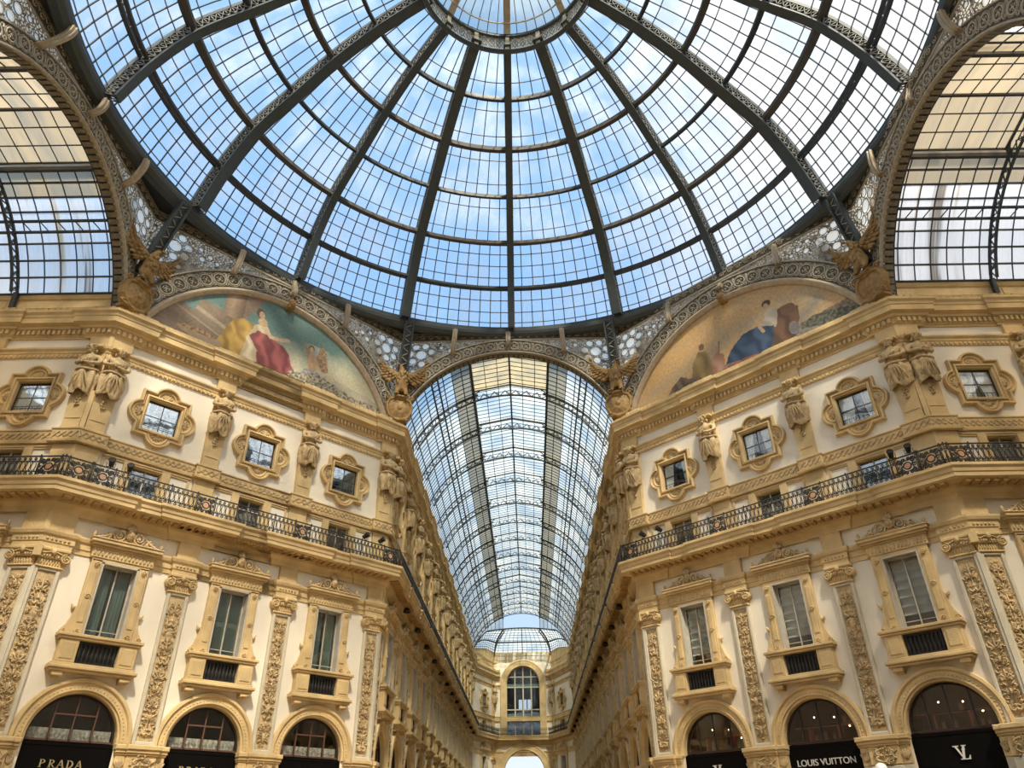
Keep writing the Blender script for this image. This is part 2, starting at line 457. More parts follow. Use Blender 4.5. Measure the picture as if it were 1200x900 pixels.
# ------------------------------------------------------------------ carved ornament (local x right, -y towards the room, z up)
def leaf(mb, x, z, ang, L, w, y=-.03, d=.05):
    R = Matrix.Rotation(-ang, 3, 'Y')
    c = R @ Vector((L/2, 0, 0))
    mb.ell((x+c.x, y, z+c.z), (L/2, d, w/2), 6, 5, R)
def vol(mb, x, z, r, a0, d, th, y=-.04, turns=1.4):
    mb.tube(spiral(x, z, r, r*.18, a0, turns, y, 16, d), [th*(1-.4*i/16) for i in range(17)], 4)
    mb.ell((x, y-.02, z), (r*.22, .05, r*.22), 6, 4)
def relief(w, h, seed):
    R = random.Random(seed); mb = MB(); z = .12; hw = w/2; prev = None
    mb.tube([(0, -.02, .05), (0, -.02, h-.05)], .022, 4)
    while z < h-.3:
        k = R.choice(['urn', 'scroll', 'leaves', 'mask', 'swag', 'scroll', 'cup'])
        if k == prev: k = 'scroll' if k != 'scroll' else 'leaves'
        prev = k; s = min(R.uniform(.42, .62), h-z-.02)
        if k == 'urn':
            mb.lathe([(r*hw*.9, zz*s) for r, zz in [(.15,0),(.4,.06),(.15,.16),(.5,.4),(.62,.6),(.35,.75),(.55,.86),(.6,.95),(.1,1)]], (0,0,z), 10, pi, 2*pi, True, .4)
            for sg in (-1, 1): vol(mb, sg*hw*.68, z+s*.72, hw*.2, pi/2, sg, .02)
        elif k == 'scroll':
            for sg in (-1, 1):
                vol(mb, sg*hw*.52, z+s*.35, hw*.38, -pi/2, sg, .026)
                leaf(mb, sg*hw*.15, z+s*.72, pi/2-sg*.75, s*.42, hw*.2)
                leaf(mb, sg*hw*.35, z+s*.02, pi/2-sg*1.25, s*.3, hw*.18)
            mb.ell((0, -.05, z+s*.45), (hw*.16, .06, s*.2), 6, 5)
        elif k == 'leaves':
            for a in (-1.15, -.6, 0, .6, 1.15):
                leaf(mb, 0, z+s*.1, pi/2-a, s*(.8-.18*abs(a)), hw*.28)
            for sg in (-1, 1): mb.ell((sg*hw*.55, -.04, z+s*.12), (.05, .05, .05), 6, 4)
        elif k == 'mask':
            mb.ell((0, -.05, z+s*.5), (hw*.3, .09, s*.34), 8, 6)
            mb.ell((0, -.13, z+s*.48), (.025, .03, .05), 5, 4)
            for sg in (-1, 1):
                mb.ell((sg*hw*.12, -.12, z+s*.58), (.025, .02, .018), 5, 4)
                leaf(mb, sg*hw*.25, z+s*.55, pi/2-sg*.9, s*.45, hw*.24)
                leaf(mb, sg*hw*.25, z+s*.4, -pi/2+sg*1.0, s*.42, hw*.22)
        elif k == 'swag':
            for sg in (-1, 1):
                mb.tube(bez((0,-.03,z+s*.5), (sg*hw*.2,-.05,z-s*.05), (sg*hw*.65,-.05,z+s*.05), (sg*hw*.8,-.03,z+s*.75), 8), [.03,.04,.05,.055,.055,.05,.04,.03,.02], 5)
                mb.ell((sg*hw*.8, -.04, z+s*.82), (.05, .05, .06), 6, 4)
                leaf(mb, sg*hw*.8, z+s*.4, -pi/2, s*.4, hw*.15)
            mb.ell((0, -.05, z+s*.55), (hw*.22, .06, hw*.22), 8, 5)
        else:
            mb.lathe([(r*hw, zz*s) for r, zz in [(.35,0),(.12,.12),(.16,.35),(.7,.62),(.78,.72),(.2,.78)]], (0,0,z), 10, pi, 2*pi, True, .35)
            for a in (-.9, -.3, .3, .9): leaf(mb, a*hw*.3, z+s*.7, pi/2-a, s*.4, hw*.2)
        for _ in range(7):
            x, q = R.uniform(-hw*.9, hw*.9), z+R.uniform(0, s)
            for sg in (-1, 1):
                if R.random() < .5: leaf(mb, sg*x, q, pi/2-sg*R.uniform(.2, 2.4), R.uniform(.1, .2), R.uniform(.05, .09), -.03, .05)
                else: mb.tube(spiral(sg*x, q, .07, .02, R.random()*6, 1.2, -.03, 9, sg), .018, 4)
        z += s
    return mb

# ------------------------------------------------------------------ ground-storey pilaster, base z = 5.0
Z0, Z1, Z2 = 5.0, 11.19, 12.0
def shaft_mb(w=PW, h=Z1-Z0):
    mb = MB(); a = w/2; b = .15
    mb.box(-a, a, -.07, .02, 0, h)
    for x0, x1 in ((-a, -a+b), (a-b, a)): mb.bbox(x0, x1, -.16, -.07, 0, h, .03)
    mb.bbox(-a+b, a-b, -.16, -.07, 0, .16, .03); mb.bbox(-a+b, a-b, -.16, -.07, h-.12, h, .03)
    return mb
def panel_mb(w=PW, h=Z1-Z0, seed=1):
    mb = MB(); a = w/2-.17
    mb.box(-a, a, -.085, -.06, .18, h-.14)
    r = relief(2*a*.92, h-.5, seed)
    mb.merge(r, Matrix.Translation((0, -.085, .22)))
    return mb
def capital_mb(w=PW, left=True, right=True):
    mb = MB(); a = w/2
    mb.bbox(-a-.04, a+.04, -.22, 0, 0, .07, .02)
    mb.box(-a, a, -.16, 0, .07, .40)
    for i in range(9):                                            # fluted neck
        x = -a+.06+(w-.12)*i/8
        mb.tube([(x, -.165, .1), (x, -.165, .34)], .028, 5)
    mb.box(-a, a, -.24, 0, .38, .50)
    for i in range(7):                                            # egg moulding between the volutes
        x = -a+.16+(w-.32)*i/6
        mb.ell((x, -.25, .46), (.05, .06, .075), 6, 5)
    mb.bbox(-a-.12, a+.12, -.34, 0, .66, .80, .03)
    leaf(mb, 0, .48, pi/2, .3, .2, -.33, .08)
    mb.box(-a-.02, a+.02, -.27, 0, .50, .66)
    for sg in (-1, 1):
        mb.tube(bez((0,-.3,.62), (sg*.2,-.32,.66), (sg*.3,-.3,.5), (sg*.42,-.29,.56), 6), .03, 4)
    return mb
def volute_mb(sg):
    mb = MB(); a = PW/2
    x = sg*(a+.03); z = .42
    mb.prism([(x+.2*cos(t*pi/8), z+.2*sin(t*pi/8)) for t in range(16)], -.27, -.02)
    mb.tube(spiral(x, z, .2, .04, pi/2, 1.9, -.29, 24, sg), [.034-.0006*i for i in range(25)], 5)
    mb.ell((x, -.3, z), (.045, .05, .045), 6, 4)
    return mb
def entab_block_mb(w=PW):
    mb = MB(); a = w/2+.02
    for i in range(6):
        mb.ell((-a+.1+(2*a-.2)*i/5, -.31, .33), (.055, .03, .055), 6, 4)
    return mb
RELIEFS = [panel_mb(seed=k).mesh('relief_panel') for k in (3, 11, 29)]
_shaft = shaft_mb().mesh('shaft'); _cap = capital_mb().mesh('capital')
_volL, _volR = volute_mb(-1).mesh('volute'), volute_mb(1).mesh('volute')
_up = MB().bbox(-PW/2, PW/2, -.2, 0, 7.73, 8.6, .02).mesh('upper_block')
_eb = entab_block_mb().mesh('carved_band')
CAPZ = Z1-Z0
def cap_part(vl=True, vr=True):
    s = []
    if vl: s.append(Part('volute', _volL, 'stone'))
    if vr: s.append(Part('volute', _volR, 'stone'))
    return Part('capital', _cap, 'stone', s, (0, 0, CAPZ))
def pil_parts(k): return [Part('shaft', _shaft, 'greystone'), Part('relief_panel', RELIEFS[k % 3], 'carved'), cap_part(),
                          Part('upper_block', _up, 'stone'), Part('carved_band', _eb, 'carved', (), (0, 0, 7.0))]
P_PIL = [Proto('carved_pilaster', 'pilaster', pil_parts(k)) for k in range(3)]

# ------------------------------------------------------------------ piers below, base z = 0
def pier_protos():
    b = MB(); b.bbox(-.98, .98, -.1, .3, 0, 3.95, .02); b.bbox(-.6, .6, -.26, .1, 0, 3.92, .03)
    c = MB(); c.bbox(-.98, .98, -.12, .3, 3.95, 4.62, .02); c.bbox(-.6, .6, -.26, 0, 3.95, 4.62, .02)
    r = MB(); q = relief(.6, .98, 5)
    Mx = Matrix.Translation((0, -.27, 4.28)) @ Matrix.Rotation(pi/2, 4, 'Y') @ Matrix.Translation((0, 0, -.49))
    r.merge(q, Mx)
    for sg in (-1, 1):
        for a in range(5): leaf(r, sg*.79, 4.08, pi/2+(a-2)*.3, .4, .1, -.13)
    i = MB()
    for x0, x1, o in ((-1.02, 1.02, .14), (-.64, .64, .3)):
        i.bbox(x0, x1, -o-.02, .3, 4.62, 4.70, .02); i.bbox(x0-.02, x1+.02, -o-.07, .3, 4.70, 4.82, .02); i.bbox(x0-.05, x1+.05, -o-.13, .3, 4.82, 5.0, .03)
    return Proto('arcade_pier', 'pier', [Part('base', b, 'greystone'), Part('frieze_block', c, 'stone'), Part('carved_panel', r, 'carved'), Part('impost', i, 'stone')])
P_PIER = pier_protos()

# ------------------------------------------------------------------ arch of a shop opening, base z = 5.0 (spring)
RA = 1.63
def arch_loops(prof, c=0., n=28, leg=.0):
    loops = []
    for r, y in prof:
        l = [(r, y, -leg)] if leg else []
        l += [(r*cos(pi*i/n), y, c+r*sin(pi*i/n)) for i in range(n+1)]
        if leg: l.append((-r, y, -leg))
        loops.append(l)
    return loops
def archivolt_mb():
    mb = MB()
    mb.strips(arch_loops([(2.2,.02),(2.2,-.1),(2.17,-.17),(2.06,-.19),(2.02,-.15),(2.0,-.1),(1.80,-.12),(1.79,-.15),(1.74,-.15),(1.72,-.08),(1.65,-.07),(RA,-.04),(RA,.5)], .08, 28, .08), False)
    for i in range(41):                                           # beading
        a = pi*i/40
        mb.ell((1.86*cos(a), -.12, .08+1.86*sin(a)), (.035, .03, .035), 5, 4)
    return mb
def shop_window(kind):
    fr = MB(); fr.strips(arch_loops([(RA,.2),(RA-.08,.18),(RA-.08,.3),(RA,.3)], .06, 24, .06), False)
    mul = MB(); bar = MB()
    xs = (-.78, -.02, .76) if kind == 'lace' else (-.86, -.02, .84)
    for x in xs:
        zt = .06+sqrt((RA-.05)**2-x*x)
        mul.box(x-.028, x+.028, .2, .28, 0, zt)
    mul.box(-RA+.05, RA-.05, .2, .28, 0, .07)
    if kind == 'lace': bar.box(-.82, .8, .19, .24, .92, .98)
    else: bar.box(-.86, .84, .2, .25, .62, .65)
    gl = MB(); gl.prism([((RA-.06)*cos(pi*i/24), .06+(RA-.06)*sin(pi*i/24)) for i in range(25)], .24, .25)
    box = MB(); a = RA+.25
    v = [(-a,.3,-.2),(a,.3,-.2),(a,2.6,-.2),(-a,2.6,-.2),(-a,.3,2.2),(a,.3,2.2),(a,2.6,2.2),(-a,2.6,2.2)]
    box.add(v, [(0,1,2,3),(4,7,6,5),(2,6,7,3),(0,3,7,4),(1,5,6,2)])
    parts = [Part('archivolt', archivolt_mb(), 'stone'),
             Part('window_frame', fr, 'darkframe', [Part('mullion_bars', mul, 'rosewood' if kind == 'lace' else 'darkframe'), Part('transom', bar, 'rosewood' if kind == 'lace' else 'darkframe')]),
             Part('glass_pane', gl, 'shopglass'),
             Part('room_interior', box, 'dark' if kind == 'lace' else 'warmdark')]
    if kind == 'lace':
        for x0, x1 in ((-1.52, -.81), (-.75, -.05), (.01, .73), (.79, 1.5)):
            l = MB(); nx, nz = 9, 5; W_ = x1-x0
            g = [[(x0+W_*i/nx, .32+.02*sin(i*2.1), .07+.38*j/nz) for i in range(nx+1)] for j in range(nz+1)]
            l.strips(g, False)
            for i in range(5):
                vol(l, x0+W_*(i+.5)/5, .25, .06, i, 1 if i % 2 else -1, .012, .3, 1)
            parts.append(Part('lace_panel', l, 'lace'))
    else:
        sh = MB(); sh.box(-1.5, 1.5, .7, 1.15, .02, .1); sh.box(-1.5, 1.5, .72, 1.15, .66, .71); sh.box(-.82, -.74, .7, 1.1, .1, .66); sh.box(.5, .58, .72, 1.1, .1, .66)
        parts.append(Part('display_shelf', sh, 'redshelf'))
        R = random.Random(kind); gd = MB()
        for x in (-.5, -.1, .3, .9, 1.15):
            w_ = R.uniform(.1, .2); h_ = R.uniform(.16, .32); zz = .1 if R.random() < .6 else .71
            gd.bbox(x-w_/2, x+w_/2, .72, .9, zz, zz+h_, .03)
            gd.tube([(x+w_*.35*cos(pi*i/6), .8, zz+h_+.1*sin(pi*i/6)) for i in range(7)], .012, 4)
        parts.append(Part('displayed_bags', gd, 'goods'))
        for x, z in ((-.55, 1.02), (.35, .95), (.95, .55)):
            parts.append(Part('spot_lamp', MB().ell((x, 1.0, z+.03*len(str(kind))), (.035, .035, .035), 6, 5), 'lamp'))
    return Proto('shop_window', 'shop window', parts)
P_SHOPL = shop_window('lace'); P_SHOPR = [shop_window(k) for k in ('a', 'bb', 'ccc')]
def shopfront(name='shopfront'):
    p = MB(); p.bbox(-RA-.35, RA+.35, .12, .22, 0, 4.96, .02); p.box(-RA, RA, .1, .2, 4.84, 4.96)
    d = MB(); d.box(-.75, .75, .08, .12, 0, 2.6); d.box(-.02, .02, .06, .1, 0, 2.6)
    k = MB(); k.tube([(.1, .04, .95), (.1, .04, 1.35)], .02, 6)
    return Proto(name, 'shop front', [Part('fascia_panel', p, 'black'), Part('door', d, 'darkframe', [Part('handle', k, 'goldletter')])])
P_FRONT = shopfront()
def letters_prada():
    mb = MB(); H = .27; x = 0
    def st(x0, z0, x1, z1, w): mb.prism(_q(x0, z0, x1, z1, w), .06, .11)
    def _q(x0, z0, x1, z1, w): return [(x0-w/2, z0), (x0+w/2, z0), (x1+w/2, z1), (x1-w/2, z1)]
    def serif(x, z, w=.1): mb.prism([(x-w/2, z), (x+w/2, z), (x+w/2, z+.018), (x-w/2, z+.018)], .06, .11)
    def bowl(x, zc, r, rz, w, a0=-pi/2, a1=pi/2):
        n = 12; o = [(x+r*cos(a0+(a1-a0)*i/n), zc+rz*sin(a0+(a1-a0)*i/n)) for i in range(n+1)]
        i_ = [(x+(r-w)*cos(a0+(a1-a0)*i/n), zc+(rz-.02)*sin(a0+(a1-a0)*i/n)) for i in range(n+1)]
        for k in range(n): mb.prism([i_[k], o[k], o[k+1], i_[k+1]], .06, .11)
    def letP(x):
        st(x, 0, x, H, .045); serif(x, 0); serif(x, H-.018, .08); bowl(x+.02, H*.73, .13, H*.27, .045)
    def letA(x):
        st(x-.1, 0, x, H, .02); st(x+.1, 0, x, H, .05); serif(x-.1, 0, .08); serif(x+.1, 0, .1); mb.box(x-.07, x+.07, .06, .11, .08, .1)
    letP(-.68); letP(-.36); st(-.2, 0, -.31, H*.48, .045); serif(-.2, 0, .08)
    letA(.02)
    st(.27, 0, .27, H, .045); serif(.27, 0, .08); serif(.27, H-.018, .08); bowl(.29, H/2, .17, H/2, .05)
    letA(.66)
    return mb
def letters_lv():
    # interlaced monogram: an L leaning left-to-right under a V
    mb = MB(); y0, y1 = .06, .11
    def q(*p): mb.prism(list(p), y0, y1)
    q((-.02,.02), (.06,.02), (.16,.47), (.08,.47)); q((.04,.45), (.2,.45), (.2,.48), (.04,.48))
    q((-.08,0), (.26,0), (.26,.03), (-.08,.03)); q((.2,.03), (.26,.03), (.28,.14), (.26,.14))
    q((-.2,.44), (-.12,.44), (.02,.1), (.0,.06)); q((-.26,.44), (-.06,.44), (-.06,.47), (-.26,.47))
    q((0,.06), (.02,.1), (.1,.34), (.075,.34)); q((.02,.33), (.15,.33), (.15,.355), (.02,.355))
    return mb
def letters_font(txt, size, mat):
    c = bpy.data.curves.new('lettering', 'FONT'); c.body = txt; c.size = size; c.extrude = .02; c.align_x = 'CENTER'
    o = bpy.data.objects.new('t', c); COL.objects.link(o); dg = bpy.context.evaluated_depsgraph_get(); dg.update()
    me = bpy.data.meshes.new_from_object(o.evaluated_get(dg)); bpy.data.objects.remove(o); bpy.data.curves.remove(c)
    me.materials.clear(); return me
M_PRADA = letters_prada().mesh('lettering'); M_LV = letters_lv().mesh('monogram')

# ------------------------------------------------------------------ first-floor window with balcony, base z = 7.15
BZ = 7.15
def balcony_window_parts():
    z = lambda a: a-BZ
    s = MB()
    for sg in (-1, 1):
        a, b = sorted((sg*.76, sg*1.2))
        s.bbox(a, b, -.2, .02, z(8.8), z(11.95), .03)
        c, d = sorted((sg*.86, sg*1.1)); s.bbox(c, d, -.235, -.2, z(9.3), z(11.4), .02)
        # flared console at the foot
        P = [(1.2,z(8.8)),(1.56,z(8.8)),(1.6,z(8.9)),(1.55,z(9.02)),(1.42,z(9.2)),(1.32,z(9.5)),(1.28,z(9.75)),(1.3,z(9.9)),(1.2,z(9.95))]
        if sg < 0: P = [(-x, y) for x, y in reversed(P)]
        s.prism(P, -.16, .02)
        vol(s, sg*1.46, z(8.93), .11, 0, sg, .03, -.18); vol(s, sg*1.0, z(8.97), .11, pi, -sg, .03, -.24)
        vol(s, sg*.98, z(10.35), .12, 0, 1, .03, -.25); vol(s, sg*.98, z(11.7), .11, 0, 1, .03, -.25)
        mb_l = s; leaf(mb_l, sg*1.3, z(9.75), pi/2-sg*.5, .3, .12, -.1)
        a, b = sorted((sg*.69, sg*.77)); 
    s.bbox(-1.2, 1.2, -.2, .02, z(11.85), z(12.0), .02)
    inner = MB()
    for sg in (-1, 1):
        a, b = sorted((sg*.69, sg*.77)); inner.box(a, b, -.21, .3, z(8.8), z(11.86))
    inner.box(-.77, .77, -.21, .3, z(11.79), z(11.87))
    h = MB()
    h.bbox(-1.3, 1.3, -.24, .02, z(12.0), z(12.42), .02)
    for i in range(16): leaf(h, -1.2+2.4*i/15, z(12.06), pi/2, .3, .1, -.25, .02)
    for w_, o, a, b in ((1.36,.3,12.42,12.5),(1.44,.42,12.5,12.6),(1.5,.5,12.6,12.74),(1.53,.54,12.74,12.8)): h.bbox(-w_, w_, -o, .02, z(a), z(b), .02)
    c = MB()
    for sg in (-1, 1):
        vol(c, sg*.42, z(13.12), .26, -pi/2, -sg, .06, -.25, 1.6); vol(c, sg*.93, z(12.98), .17, pi/2, sg, .05, -.25, 1.4)
        c.tube(bez((sg*.15,-.25,z(13.2)), (sg*.5,-.25,z(13.7)), (sg*.7,-.25,z(12.9)), (sg*1.3,-.25,z(12.86)), 10), .05, 5)
        for k in range(4): leaf(c, sg*(.55+.18*k), z(12.86), pi/2-sg*.4, .26-.03*k, .1, -.22)
        c.ell((sg*1.42, -.3, z(12.95)), (.08, .08, .15), 6, 5)
    c.ell((0, -.28, z(13.2)), (.2, .12, .24), 10, 6); c.ell((0, -.36, z(13.22)), (.11, .08, .14), 8, 5)
    for a in (-.9, -.45, 0, .45, .9): leaf(c, 0, z(13.38), pi/2-a, .38-.1*abs(a), .12, -.26)
    c.box(-.6, .6, -.24, -.05, z(12.8), z(12.98))
    sl = MB()
    sl.bbox(-1.6, 1.6, -.42, .02, z(8.6), z(8.70), .02); sl.bbox(-1.66, 1.66, -.48, .02, z(8.70), z(8.82), .02)
    for sg in (-1, 1):
        a, b = sorted((sg*.78, sg*1.5)); sl.bbox(a, b, -.36, .02, z(7.72), z(8.6), .03)
        a, b = sorted((sg*.9, sg*1.38)); sl.bbox(a, b, -.39, -.36, z(7.85), z(8.48), .02)
    lo = MB()
    lo.bbox(-1.58, 1.58, -.40, .02, z(7.62), z(7.72), .02); lo.bbox(-1.68, 1.68, -.5, .02, z(7.48), z(7.62), .03); lo.bbox(-1.6, 1.6, -.42, .02, z(7.38), z(7.48), .02)
    br = []
    for sg in (-1, 1):
        b = MB(); b.bbox(sg*1.27-.2, sg*1.27+.2, -.36, 0, z(7.24), z(7.38), .03); b.bbox(sg*1.27-.17, sg*1.27+.17, -.26, 0, z(7.14), z(7.24), .03)
        b.tube([(sg*1.27-.2, -.33, z(7.24)), (sg*1.27+.2, -.33, z(7.24))], .06, 8)
        br.append(Part('bracket', b, 'stone'))
    bal = MB(); bal.box(-.78, .78, -.12, -.06, z(7.72), z(8.6))
    for i in range(9):
        x = -.66+1.32*i/8
        bal.lathe([(.03,0),(.03,.1),(.06,.2),(.065,.3),(.03,.45),(.045,.6),(.03,.74)], (x, -.18, z(7.79)), 7)
    bal.box(-.76, .76, -.22, -.12, z(8.5), z(8.58)); bal.box(-.76, .76, -.22, -.12, z(7.73), z(7.8))
    fr = MB(); fr.box(-.025, .025, .16, .24, z(8.82), z(11.79)); fr.box(-.69, .69, .18, .24, z(9.12), z(9.15))
    for sg in (-1, 1):
        a, b = sorted((sg*.63, sg*.69)); fr.box(a, b, .16, .24, z(8.82), z(11.79))
    fr.box(-.69, .69, .16, .24, z(11.73), z(11.79))
    gl = MB(); gl.box(-.66, .66, .205, .215, z(8.84), z(11.77))
    bk = MB(); bk.add([(-.72,.26,z(8.8)),(.72,.26,z(8.8)),(.72,.9,z(8.8)),(-.72,.9,z(8.8)),(-.72,.26,z(11.8)),(.72,.26,z(11.8)),(.72,.9,z(11.8)),(-.72,.9,z(11.8))], [(0,1,2,3),(4,7,6,5),(2,6,7,3),(0,3,7,4),(1,5,6,2)])
    return [Part('surround', s, 'stone', [Part('inner_moulding', inner, 'winframe')]), Part('hood', h, 'stone', [Part('crest', c, 'carved')]), Part('window_sill', sl, 'stone'),
            Part('balcony_slab', lo, 'stone'), *br, Part('balustrade', bal, 'iron'), Part('window_frame', fr, 'winframe'), Part('glass_pane', gl, 'pane'), Part('room_interior', bk, 'dark')]
BWP = balcony_window_parts()
P_BWIN = Proto('balcony_window', 'window', BWP)
def shutters_part(closed=True):
    out = []
    for sg in (-1, 1):
        m = MB(); a, b = sorted((sg*.03, sg*.64))
        m.box(a, b, .24, .3, 8.82-BZ, 11.76-BZ)
        for k in range(2):
            z0 = 8.9-BZ+k*1.5
            m.bbox(a+.06, b-.06, .215, .24, z0, z0+1.3, .02)
        out.append(Part('shutter', m, 'shutter'))
    return out
def drape_part():
    out = []
    for sg in (-1, 1):
        m = MB(); n = 16; a = .1 if sg > 0 else -.62; w_ = .5
        g = [[(a+w_*i/n, .34+.04*sin(i*1.5+sg), z) for i in range(n+1)] for z in (8.83-BZ, 11.77-BZ)]
        m.strips(g, False, True); out.append(Part('curtain', m, 'shutter'))
    return out
def blind_part(z0=9.3):
    m = MB(); n = 26; z1 = 11.78
    g = []
    for i in range(n*2+1):
        t = i/(n*2); zz = z0+(z1-z0)*t
        g.append([(x, .235+.13*abs(sin(t*pi*6.5))**.7, zz-BZ) for x in (-.64, .64)])
    m.strips(g, False, True)
    bk = MB(); bk.box(-.7, .7, .5, .55, 8.8-BZ, z0+.2-BZ)
    return [Part('roman_blind', m, 'greycurtain'), Part('room_curtain', bk, 'winered')]

# ------------------------------------------------------------------ mezzanine window behind the railing, base z = 14.72
def mezz():
    z = lambda a: a-14.72
    s = MB()
    for sg in (-1, 1):
        a, b = sorted((sg*.68, sg*1.08)); s.bbox(a, b, -.1, .02, 0, z(16.6), .02)
        a, b = sorted((sg*1.9, sg*2.02)); s.bbox(a, b, -.06, .02, 0, z(16.6), .02)
    s.bbox(-2.02, 2.02, -.1, .02, z(16.58), z(16.66), .02); s.bbox(-2.02, 2.02, -.06, .02, z(16.5), z(16.58), .01)
    r = MB()
    for sg in (-1, 1):
        a, b = sorted((sg*.66, sg*.7)); r.box(a, b, 0, .4, 0, z(16.5))
    r.box(-.7, .7, 0, .4, z(16.46), z(16.52))
    f = MB(); f.box(-.03, .03, .18, .26, 0, z(16.48)); f.box(-.68, .68, .18, .26, z(15.95), z(16.0))
    for sg in (-1, 1):
        a, b = sorted((sg*.6, sg*.68)); f.box(a, b, .18, .26, 0, z(16.48))
    g = MB(); g.box(-.66, .66, .215, .225, 0, z(16.47))
    k = MB(); k.add([(-.7,.3,0),(.7,.3,0),(.7,.8,0),(-.7,.8,0),(-.7,.3,1.8),(.7,.3,1.8),(.7,.8,1.8),(-.7,.8,1.8)], [(0,1,2,3),(4,7,6,5),(2,6,7,3),(0,3,7,4),(1,5,6,2)])
    return Proto('mezzanine_window', 'window', [Part('surround', s, 'stone', [Part('reveal', r, 'stone')]), Part('window_frame', f, 'winframe'), Part('glass_pane', g, 'panemid'), Part('room_interior', k, 'dark')])
P_MEZZ = mezz()

# ------------------------------------------------------------------ lobed window, centre z = 19.25, base at 17.65
QC = 1.62
def lobe_outline(s, r, c, m=10):
    # square with a round lobe on each side, m points per lobe, counter-clockwise from the lower right corner
    pts = []; h = sqrt(max(r*r-(s-c)**2, 1e-6)); al = atan2(s-c, h)
    for k in range(4):
        a = k*pi/2; loc = [(s, -s)]
        for i in range(m+1):
            t = -(pi/2-al)+(pi-2*al)*i/m if False else (-pi/2+al)+(pi-2*al)*i/m
            loc.append((c+r*cos(t), r*sin(t)))
        pts += [(x*cos(a)-y*sin(a), x*sin(a)+y*cos(a)) for x, y in loc]
    return pts
def sq_outline(s, m=10):
    pts = []
    for k in range(4):
        a = k*pi/2; loc = [(s, -s)]+[(s, -s*.62+1.24*s*i/m) for i in range(m+1)]
        pts += [(x*cos(a)-y*sin(a), x*sin(a)+y*cos(a)) for x, y in loc]
    return pts
def quatre():
    mb = MB()
    L = lambda o, y: [(x, y, z+QC) for x, z in o]
    mb.strips([L(lobe_outline(1.2,.66,.98),.02), L(lobe_outline(1.2,.66,.98),-.16), L(lobe_outline(1.17,.63,.98),-.23), L(lobe_outline(1.10,.56,.98),-.23),
               L(lobe_outline(1.08,.54,.98),-.15), L(lobe_outline(1.05,.50,.98),-.07), L(lobe_outline(1.02,.46,.98),-.13), L(lobe_outline(1.0,.42,.98),-.13), L(lobe_outline(.99,.37,.98),-.04),
               L(sq_outline(.96),-.04), L(sq_outline(.955),-.18), L(sq_outline(.88),-.2), L(sq_outline(.86),-.12), L(sq_outline(.79),-.08), L(sq_outline(.79),.35)])
    shs = []
    for k in range(4):
        sh = MB()
        R4 = Matrix.Translation((0,0,QC)) @ Matrix.Rotation(-k*pi/2, 4, 'Y')
        t = MB()
        for a in (-1.0,-.5,0,.5,1.0): leaf(t, 0, .99, pi/2-a, .33, .11, -.05, .06)
        t.ell((0, -.08, 1.01), (.09, .08, .07), 6, 5)
        sh.merge(t, R4); shs.append(sh)
    fr = MB(); fr.box(-.02, .02, .12, .17, QC-.79, QC+.79); fr.box(-.79, .79, .12, .17, QC-.02, QC+.02)
    for sg in (-1, 1):
        a, b = sorted((sg*.74, sg*.79)); fr.box(a, b, .11, .17, QC-.79, QC+.79); fr.box(-.79, .79, .11, .17, QC+a, QC+b)
    gl = MB(); gl.box(-.77, .77, .13, .14, QC-.77, QC+.77)
    bk = MB(); a = .8; bk.add([(-a,.3,QC-a),(a,.3,QC-a),(a,.9,QC-a),(-a,.9,QC-a),(-a,.3,QC+a),(a,.3,QC+a),(a,.9,QC+a),(-a,.9,QC+a)], [(0,1,2,3),(4,7,6,5),(2,6,7,3),(0,3,7,4),(1,5,6,2)])
    gr = MB()
    for x in (-.45, -.22, .22, .45): gr.tube([(x, .04, QC-.76), (x, .04, QC-.5)], .012, 4)
    gr.tube([(-.78, .04, QC-.5), (.78, .04, QC-.5)], .015, 4)
    return [Part('surround', mb, 'stone', [*[Part('shell_ornament', q_, 'carved') for q_ in shs]]), Part('window_frame', fr, 'darkframe'), Part('glass_pane', gl, 'paneblue'), Part('room_interior', bk, 'dark'), Part('window_grille', gr, 'iron')]
QP = quatre()
P_QUAT = Proto('lobed_window', 'window', QP)
def qcurtains(w0, w1):
    out = []
    for sg, w_ in ((-1, w0), (1, w1)):
        m = MB(); n = 14; g = []
        for z, k in ((QC-.77, .72), (QC, .88), (QC+.77, 1.0)):
            x0 = sg*.77; x1 = sg*(.77-.75*w_*k)
            g.append([(x0+(x1-x0)*i/n, .19+.03*sin(i*1.7), z) for i in range(n+1)])
        m.strips(g, False, True); out.append(Part('curtain', m, 'curtain'))
    return out
_clearglass = MB().box(-.77, .77, .13, .14, QC-.77, QC+.77)
Q_CLEAR = Part('glass_pane', _clearglass, 'pane')

